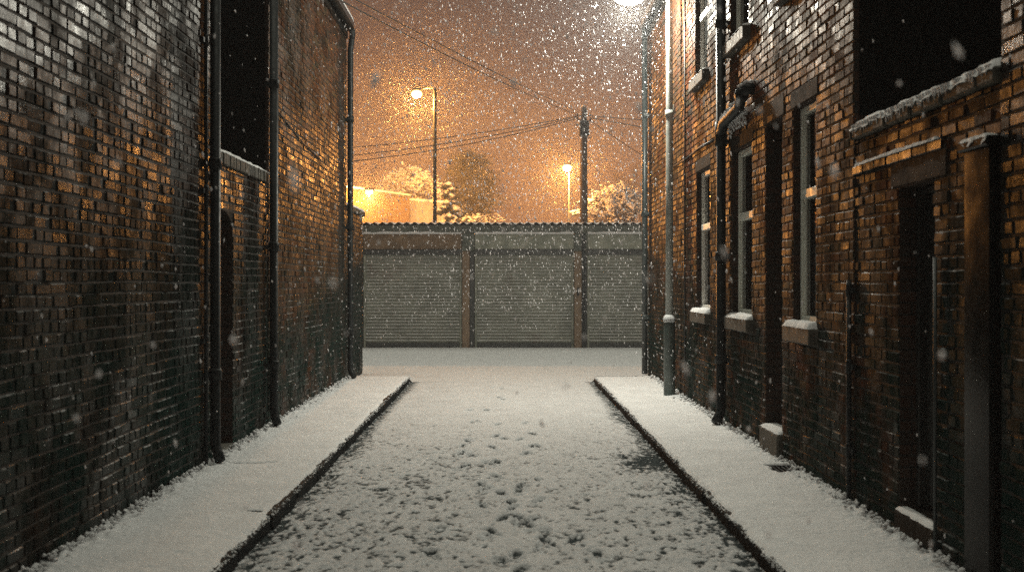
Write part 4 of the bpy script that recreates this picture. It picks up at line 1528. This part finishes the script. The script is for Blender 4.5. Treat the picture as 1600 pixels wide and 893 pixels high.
def grow(rnd, base, height, spread, levels, nb, mbw, snow=None, snow_r=(0.05, 0.1), trunk_r=0.14, lean=(0, 0), upw=0.35, first=0.25, density=1.0):
    """tapered trunk, limbs and twigs; snow clumps along the upper side of the twigs"""
    tips = []

    def limb(p, d, length, r, lev):
        n = 5
        pts, rad = [tuple(p)], [r]
        q = Vector(p)
        dd = Vector(d)
        for i in range(n):
            dd = (dd + Vector((rnd.gauss(0, .16), rnd.gauss(0, .16), rnd.gauss(0, .10) + upw * 0.12))).normalized()
            q = q + dd * length / n
            pts.append(tuple(q))
            rad.append(max(r * (1 - 0.75 * (i + 1) / n), 0.006))
        mbw.tube(pts, rad, 6 if lev < 2 else 4, caps=False)
        if snow is not None and lev >= 1:
            for i in range(1, len(pts)):
                m_ = max(1, int(density * 3))
                for _ in range(m_):
                    a = Vector(pts[i - 1]).lerp(Vector(pts[i]), rnd.random())
                    rr_ = rnd.uniform(*snow_r)
                    snow.clump((a.x + rnd.gauss(0, .04), a.y + rnd.gauss(0, .04), a.z + rr_ * 0.5), rr_, (1.3, 1.3, 0.7), rnd=rnd)
        tips.append(Vector(pts[-1]))
        if lev < levels:
            for b in range(nb):
                t = first + (1 - first) * (b + rnd.random()) / nb
                k = min(int(t * n), n - 1)
                o = Vector(pts[k]).lerp(Vector(pts[k + 1]), t * n - k)
                ang = rnd.uniform(0, 2 * math.pi)
                side = Vector((math.cos(ang), math.sin(ang), rnd.uniform(0.05, 0.6)))
                nd = (dd * 0.45 + side * spread).normalized()
                limb(o, nd, length * rnd.uniform(0.42, 0.62) * (1 - 0.3 * t * (lev == 0)), max(rad[k] * 0.55, 0.008), lev + 1)

    limb(Vector(base), Vector((lean[0], lean[1], 1)), height, trunk_r, 0)
    return tips




def fit(mbs, cx, d, half, top):
    """scale a grown tree to its real height and spread"""
    allv = [v for q in mbs for v in q.v]
    zt_ = max(v[2] for v in allv)
    xs_ = sorted(abs(v[0] - cx) for v in allv)
    w_ = xs_[int(len(xs_) * 0.985)]
    kz, kx = top / zt_, half / w_
    for q in mbs:
        q.v = [(cx + (v[0] - cx) * kx, d + (v[1] - d) * kx, v[2] * kz) for v in q.v]


def snow_dome(cx, d, half, top, low, rnd, stems, tw, sn, r0, r1, skew=0.0):
    """a many stemmed broad crown, every bough carrying snow"""
    for i in range(stems):
        a = rnd.uniform(0, 2 * math.pi)
        u = rnd.random() ** 0.6
        ex_, ey = math.cos(a) * u * half, math.sin(a) * u * half
        ez = low + (top - low) * (math.sqrt(max(0, 1 - u * u * 0.92)) * rnd.uniform(0.72, 1.0) + skew * ex_ / half)
        b = (cx + rnd.gauss(0, .12), d + rnd.gauss(0, .12), -0.1)
        m_ = (cx + ex_ * 0.30, d + ey * 0.30, low * 0.62)
        q = (cx + ex_ * 0.75, d + ey * 0.75, low + (ez - low) * 0.55)
        e = (cx + ex_, d + ey, ez)
        tw.tube([b, m_, q, e], [0.07, 0.045, 0.022, 0.006], 5, caps=False)
        A, B = Vector(q), Vector(e)
        for k in range(9):
            p = Vector(m_).lerp(A, (k + 1) / 5) if k < 4 else A.lerp(B, (k - 3) / 5)
            n_ = 1 if k < 4 else 3
            for _ in range(n_):
                t_ = p + Vector((rnd.gauss(0, .28), rnd.gauss(0, .28), rnd.gauss(0.05, .16)))
                if k >= 3:
                    tw.tube([tuple(p), tuple((p + t_) / 2 + Vector((0, 0, .04))), tuple(t_)], [0.012, 0.008, 0.004], 3, caps=False)
                rr_ = rnd.uniform(r0, r1)
                for w_ in range(2):
                    s_ = p.lerp(t_, rnd.uniform(0.3, 1.0))
                    sn.clump((s_.x, s_.y, s_.z + rr_ * .4), rr_, (1.35, 1.35, 0.6), 0.4, rnd)


# snow laden bare tree behind the cream building
d = 61.0
rnd = random.Random(5)
cx, _, ct = P(640, 262, d)
T = thing('bare_tree', (cx, d, 0), 'white snow laden tree behind the cream and white flat roofed buildings', 'tree')
tw, sn = MB(), MB()
snow_dome(cx, d, 48 / F * d, ct, zz(318, d), rnd, 95, tw, sn, 0.04, 0.095)
tw.build('trunk', M['bark'], T)
sn.build('crown', M['snow_cap'], T)  # snow clumps lying on the boughs

# snow laden fir
d = 42.0
rnd = random.Random(9)
cx, _, ct = P(702, 285, d)
T = thing('fir_tree', (cx, d, 0), 'small fir bent under lumps of snow beside the lamp column', 'tree')
tw, sn, lf = MB(), MB(), MB()
tw.tube([(cx, d, -0.1), (cx + .03, d, ct * .6), (cx, d, ct)], [0.14, 0.08, 0.015], 8)
z = 1.6
while z < ct - 0.1:
    f_ = 1 - (z - 1.0) / (ct - 1.0)
    R = 0.12 + 1.0 * f_
    nb = 7
    zb_f = z
    a0 = rnd.random() * 6
    for i in range(nb):
        a = a0 + 2 * math.pi * i / nb + rnd.uniform(-.5, .5)
        rl = R * rnd.uniform(.35, 1.3)
        z = min(zb_f + rnd.uniform(-0.35, 0.35), ct - 0.1)
        e = (cx + math.cos(a) * rl, d + math.sin(a) * rl, z - 0.32 * rl)
        tw.tube([(cx, d, z), (cx + math.cos(a) * rl * .6, d + math.sin(a) * rl * .6, z - 0.08 * rl), e], [0.025, 0.015, 0.006], 4, caps=False)
        for q in range(5):
            t = 0.3 + 0.7 * q / 4
            x_, y_, z_ = cx + math.cos(a) * rl * t, d + math.sin(a) * rl * t, z - 0.32 * rl * t * t
            for _ in range(3):
                lf.clump((x_ + rnd.gauss(0, .08), y_ + rnd.gauss(0, .08), z_ - 0.06), rnd.uniform(0.05, 0.10), (1.3, 1.3, .7), 0.5, rnd)
            sn.clump((x_, y_, z_ + 0.05), rnd.uniform(0.07, 0.20) * (0.7 + 0.5 * f_), (1.2, 1.2, 0.75), 0.3, rnd)
    z = zb_f + 0.27
tw.build('trunk', M['bark'], T)
lo = lf.build('crown', M['leaf'], T)
sn.build('branch_snow', M['snow_cap'], lo)

# dense evergreen
d = 60.0
rnd = random.Random(13)


def leafy(d, x0, x1, py_top, py_bot, label, nclump, seed, mat='leaf', name='evergreen_tree'):
    rnd = random.Random(seed)
    xa, _, zt_ = P(x0, py_top, d)
    xb = (x1 - VX) / F * d
    zb_ = zz(py_bot, d)
    cx = (xa + xb) / 2
    rx, rz = (xb - xa) / 2, (zt_ - zb_) / 2
    T = thing(name, (cx, d, 0), label, 'tree')
    tw, lf = MB(), MB()
    grow(rnd, (cx, d, -0.1), zt_ * .66, 0.7, 2, 6, tw, None, trunk_r=0.22, upw=0.6, first=0.4)
    nodes = []
    for i in range(nclump):
        u = rnd.uniform(-1, 1)
        th = rnd.uniform(0, 2 * math.pi)
        rr_ = rnd.random() ** 0.4
        zf = rnd.uniform(-1, 1)
        wv = math.sqrt(max(0, 1 - abs(zf) ** 2.6))
        wob = 0.80 + 0.34 * math.sin(3 * th + seed) * math.cos(5 * zf + seed) + 0.20 * math.sin(7 * th + 6 * zf) + rnd.gauss(0, .05)
        nodes.append((cx + rx * wv * rr_ * wob * math.cos(th), d + rx * wv * rr_ * wob * math.sin(th), zb_ + rz + rz * zf * (0.9 + 0.12 * math.sin(5 * th))))
    for (x, y, z) in nodes:
        for _ in range(26):
            o = Vector((x + rnd.gauss(0, .20), y + rnd.gauss(0, .20), z + rnd.gauss(0, .16)))
            s = rnd.uniform(0.035, 0.075)
            a, b = Vector((rnd.gauss(0, 1), rnd.gauss(0, 1), rnd.gauss(0, .6))).normalized(), Vector((rnd.gauss(0, 1), rnd.gauss(0, 1), rnd.gauss(0, 1))).normalized()
            lf.add([tuple(o - a * s), tuple(o + b * s * .5), tuple(o + a * s), tuple(o - b * s * .5)], [(0, 1, 2, 3)])
    tw.build('trunk', M['bark'], T)
    lf.build('crown', M[mat], T)
    return T


leafy(55.0, 690, 782, 238, 352, 'dark round topped evergreen tree to the far side of the snowy fir', 640, 21)

# snow covered shrub in front of it, just over the roof line
d = 55.0
rnd = random.Random(31)
T = thing('snowy_shrub', ((745 - VX) / F * d, d, 0), 'low arching shrub weighed down by snow just above the garage roof', 'shrub')
tw, sn = MB(), MB()
for i in range(44):
    bx = (rnd.uniform(712, 768) - VX) / F * d
    by = d + rnd.uniform(-1, 1)
    ex_ = bx + rnd.uniform(-0.9, 0.9)
    top = zz(rnd.uniform(333, 343), d)
    pts = [(bx, by, 0), (bx, by, top * .75), ((bx + ex_) / 2, by, top), (ex_, by, top - 0.35)]
    tw.tube(pts, [0.03, 0.022, 0.014, 0.006], 4, caps=False)
    for q in range(8):
        t = q / 7
        p = Vector(pts[1]).lerp(Vector(pts[2]), min(1, t * 2)) if t < .5 else Vector(pts[2]).lerp(Vector(pts[3]), t * 2 - 1)
        sn.clump((p.x, p.y, p.z + .03), rnd.uniform(.05, .11), (1.4, 1.2, .6), .3, rnd)
tw.build('stems', M['twig'], T)
sn.build('crown', M['snow_cap'], T)  # this mesh is the snow on the stems

# snowy tree lit by the distant lamp, and a bare one behind
d = 56.0
rnd = random.Random(41)
cx, _, ct = P(962, 288, d)
T = thing('bare_tree', (cx, d, 0), 'bright snow laden tree spreading low beside the wooden pole', 'tree')
tw, sn = MB(), MB()
snow_dome(cx, d, 48 / F * d, ct, zz(345, d), rnd, 95, tw, sn, 0.035, 0.085, 0.08)
tw.build('trunk', M['bark'], T)
sn.build('crown', M['snow_cap'], T)  # again only the snow carried by the boughs
d = 57.0
rnd = random.Random(47)
T = thing('fir_tree', ((905 - VX) / F * d, d, 0), 'low snow heaped conifer branch reaching past the wooden pole', 'tree')
tw, sn, lf = MB(), MB(), MB()
bx = (930 - VX) / F * d
tw.tube([(bx, d, -.1), (bx, d, 3.5), (bx, d, zz(300, d))], [.13, .08, .02], 7)
for i in range(60):
    z0_ = rnd.uniform(3.8, zz(305, d))
    a = rnd.uniform(0, 2 * math.pi)
    rl = rnd.uniform(0.4, 1.55) * (1.25 - 0.55 * (z0_ - 3.8) / 2.5)
    if rnd.random() < .4:
        a = math.pi + rnd.gauss(0, .4)
    for q in range(7):
        t = (q + 1) / 7
        x_, y_, z_ = bx + math.cos(a) * rl * t, d + math.sin(a) * rl * t, z0_ + 0.12 * t - 0.4 * rl * t * t * .5
        lf.clump((x_, y_, z_ - .07), rnd.uniform(.05, .09), (1.3, 1.3, .6), .4, rnd)
        sn.clump((x_, y_, z_), rnd.uniform(.07, .13), (1.4, 1.3, .55), .3, rnd)
tw.build('trunk', M['bark'], T)
lo = lf.build('crown', M['leaf'], T)
sn.build('branch_snow', M['snow_cap'], lo)

d = 66.0
rnd = random.Random(53)
cx, _, ct = P(990, 245, d)
T = thing('bare_tree', (cx, d, 0), 'tall leafless dark tree behind the bright snowy one, where the steep cable ends', 'tree')
tw = MB()
for k_ in range(2):
    grow(rnd, (cx + k_ * 0.8, d, -0.1), ct * 0.72, 0.6, 4, 6, tw, None, trunk_r=0.16, upw=0.7, first=0.35)
fit([tw], cx, d, 40 / F * d, ct)
tw.build('trunk', M['twig'], T)

# ------------------------------------------------------------------ falling snow (one mass of flakes)
fl_v, fl_f = [], []


def flakes(n, gen, wmin, wmax, seed):
    r = np.random.default_rng(seed)
    c = gen(r, n)
    n = len(c)
    w = r.uniform(wmin, wmax, n)
    ln = w * r.uniform(1.2, 3.0, n)
    ax = np.stack([r.normal(0.16, 0.16, n), r.normal(0, .2, n), -np.ones(n)], -1)
    ax /= np.linalg.norm(ax, axis=1)[:, None]
    s1 = np.cross(ax, r.normal(0, 1, (n, 3)))
    s1 /= np.linalg.norm(s1, axis=1)[:, None]
    s2 = np.cross(ax, s1)
    dirs = [(ax, ln), (-ax, ln), (s1, w), (-s1, w), (s2, w), (-s2, w)]
    V = np.stack([c + dv * (l * 0.5 * r.uniform(0.55, 1.25, n))[:, None] for dv, l in dirs], 1)
    o = sum(len(q) for q in fl_v)
    base = np.array([(0, 2, 4), (2, 1, 4), (1, 3, 4), (3, 0, 4), (2, 0, 5), (1, 2, 5), (3, 1, 5), (0, 3, 5)])
    Fm = (np.arange(n) * 6)[:, None, None] + base[None] + o
    fl_v.append(V.reshape(-1, 3))
    fl_f.append(Fm.reshape(-1, 3))


def alley(r, n):
    c = np.stack([r.uniform(XL + 0.12, XR - 0.16, n), r.uniform(2.6, yK, n), r.uniform(0.2, 7.5, n)], -1)
    return c[(c[:, 2] > 1.2) | (np.abs(c[:, 0]) > 1.8)]


def lane_v(r, n):
    return np.stack([r.uniform(-6, 6, n), r.uniform(yK, yW - 0.2, n), r.uniform(0.75, 9.5, n)], -1)


def beyond(r, n):
    return np.stack([r.uniform(-10, 10, n), r.uniform(yW, 48, n), r.uniform(3.95, 12, n)], -1)


def near(r, n):
    d = r.uniform(0.9, 2.6, n)
    return np.stack([r.uniform(-0.46, 0.48, n) * d, d, CZ + r.uniform(-0.25, 0.27, n) * d], -1)


def lamplit(r, n):
    # thickest where the white lamp catches it
    c = np.stack([r.normal(0.6, 2.0, n), r.normal(15.5, 3.6, n), r.uniform(0.4, 9.0, n)], -1)
    ok = (c[:, 0] > XL + 0.12) & (c[:, 0] < XR - 0.16) & (c[:, 1] > 7) & (c[:, 1] < 26)
    ok &= (c[:, 2] > 1.3) | (np.abs(c[:, 0]) > 1.9)
    return c[ok]


flakes(3600, alley, 0.006, 0.014, 1)
flakes(8200, lamplit, 0.010, 0.021, 5)
flakes(4600, lane_v, 0.012, 0.024, 2)
flakes(4200, beyond, 0.014, 0.028, 3)


def around(c, sg, lo=0.3):  # extra flakes bunched at a lamp, standing in for its halo
    def g(r, n):
        q = np.array(c) + r.normal(0, 1, (n, 3)) * np.array(sg)
        ok = (q[:, 2] > 3.6) & ~((q[:, 0] > XR - 0.16) & (q[:, 1] < yG + .2))
        return q[ok]
    return g


flakes(1500, around((xh, yl, zl - 0.2), (0.9, 1.2, 0.8)), 0.005, 0.012, 6)
flakes(1100, around(P(651, 165, 37.0), (1.5, 1.5, 1.2)), 0.010, 0.022, 7)
flakes(800, around(P(886, 275, 57.5), (2.2, 2.0, 1.7)), 0.013, 0.028, 8)
flakes(700, around(P(577, 299, 48.5), (1.8, 1.0, 1.3)), 0.012, 0.024, 9)
flakes(64, near, 0.005, 0.011, 4)
V, Fm = np.concatenate(fl_v), np.concatenate(fl_f)
me = bpy.data.meshes.new('falling_snow')
me.vertices.add(len(V))
me.vertices.foreach_set("co", V.astype(np.float32).ravel())
me.loops.add(len(Fm) * 3)
me.loops.foreach_set("vertex_index", Fm.astype(np.int32).ravel())
me.polygons.add(len(Fm))
me.polygons.foreach_set("loop_start", (np.arange(len(Fm)) * 3).astype(np.int32))
me.update(calc_edges=True)
me.materials.append(M['flake'])
tag(link('falling_snow', me), 'falling snowflakes filling the night air', 'snow', kind='stuff')

# ------------------------------------------------------------------ haze of the snowfall
hm = bpy.data.materials.new('snowy_air')
hm.use_nodes = True
t = hm.node_tree
t.nodes.remove(t.nodes["Principled BSDF"])
pv = t.nodes.new("ShaderNodeVolumePrincipled")
pv.inputs["Color"].default_value = (0.92, 0.92, 0.94, 1)
pv.inputs["Density"].default_value = 0.0044
pv.inputs["Anisotropy"].default_value = -0.45
t.links.new(pv.outputs[0], t.nodes["Material Output"].inputs["Volume"])
hz_ = MB().box(-60, 60, -8, 95, -1.1, 14.0).build('haze', hm)
tag(hz_, 'snowy haze glowing around the lamps', 'haze', kind='stuff')

# ------------------------------------------------------------------ night sky: low cloud lit by the town
wd = bpy.data.worlds.new("World")
SC.world = wd
wd.use_nodes = True
t = wd.node_tree
bg = t.nodes["Background"]
tc = t.nodes.new("ShaderNodeTexCoord")
sp = t.nodes.new("ShaderNodeSeparateXYZ")
t.links.new(tc.outputs["Generated"], sp.inputs[0])
rp = t.nodes.new("ShaderNodeValToRGB")
els = rp.color_ramp.elements
stops = [(0.0, (0.29, 0.102, 0.047)), (0.06, (0.26, 0.098, 0.049)), (0.15, (0.180, 0.080, 0.049)), (0.28, (0.098, 0.055, 0.042)),
         (0.45, (0.08, 0.062, 0.052)), (0.75, (0.060, 0.070, 0.062)), (1.0, (0.058, 0.076, 0.067))]
while len(els) < len(stops):
    els.new(0.5)
for e, (p, c) in zip(els, stops):
    e.position = p
    e.color = (*c, 1)
t.links.new(sp.outputs[2], rp.inputs["Fac"])
t.links.new(rp.outputs["Color"], bg.inputs["Color"])
bg.inputs["Strength"].default_value = 1.0
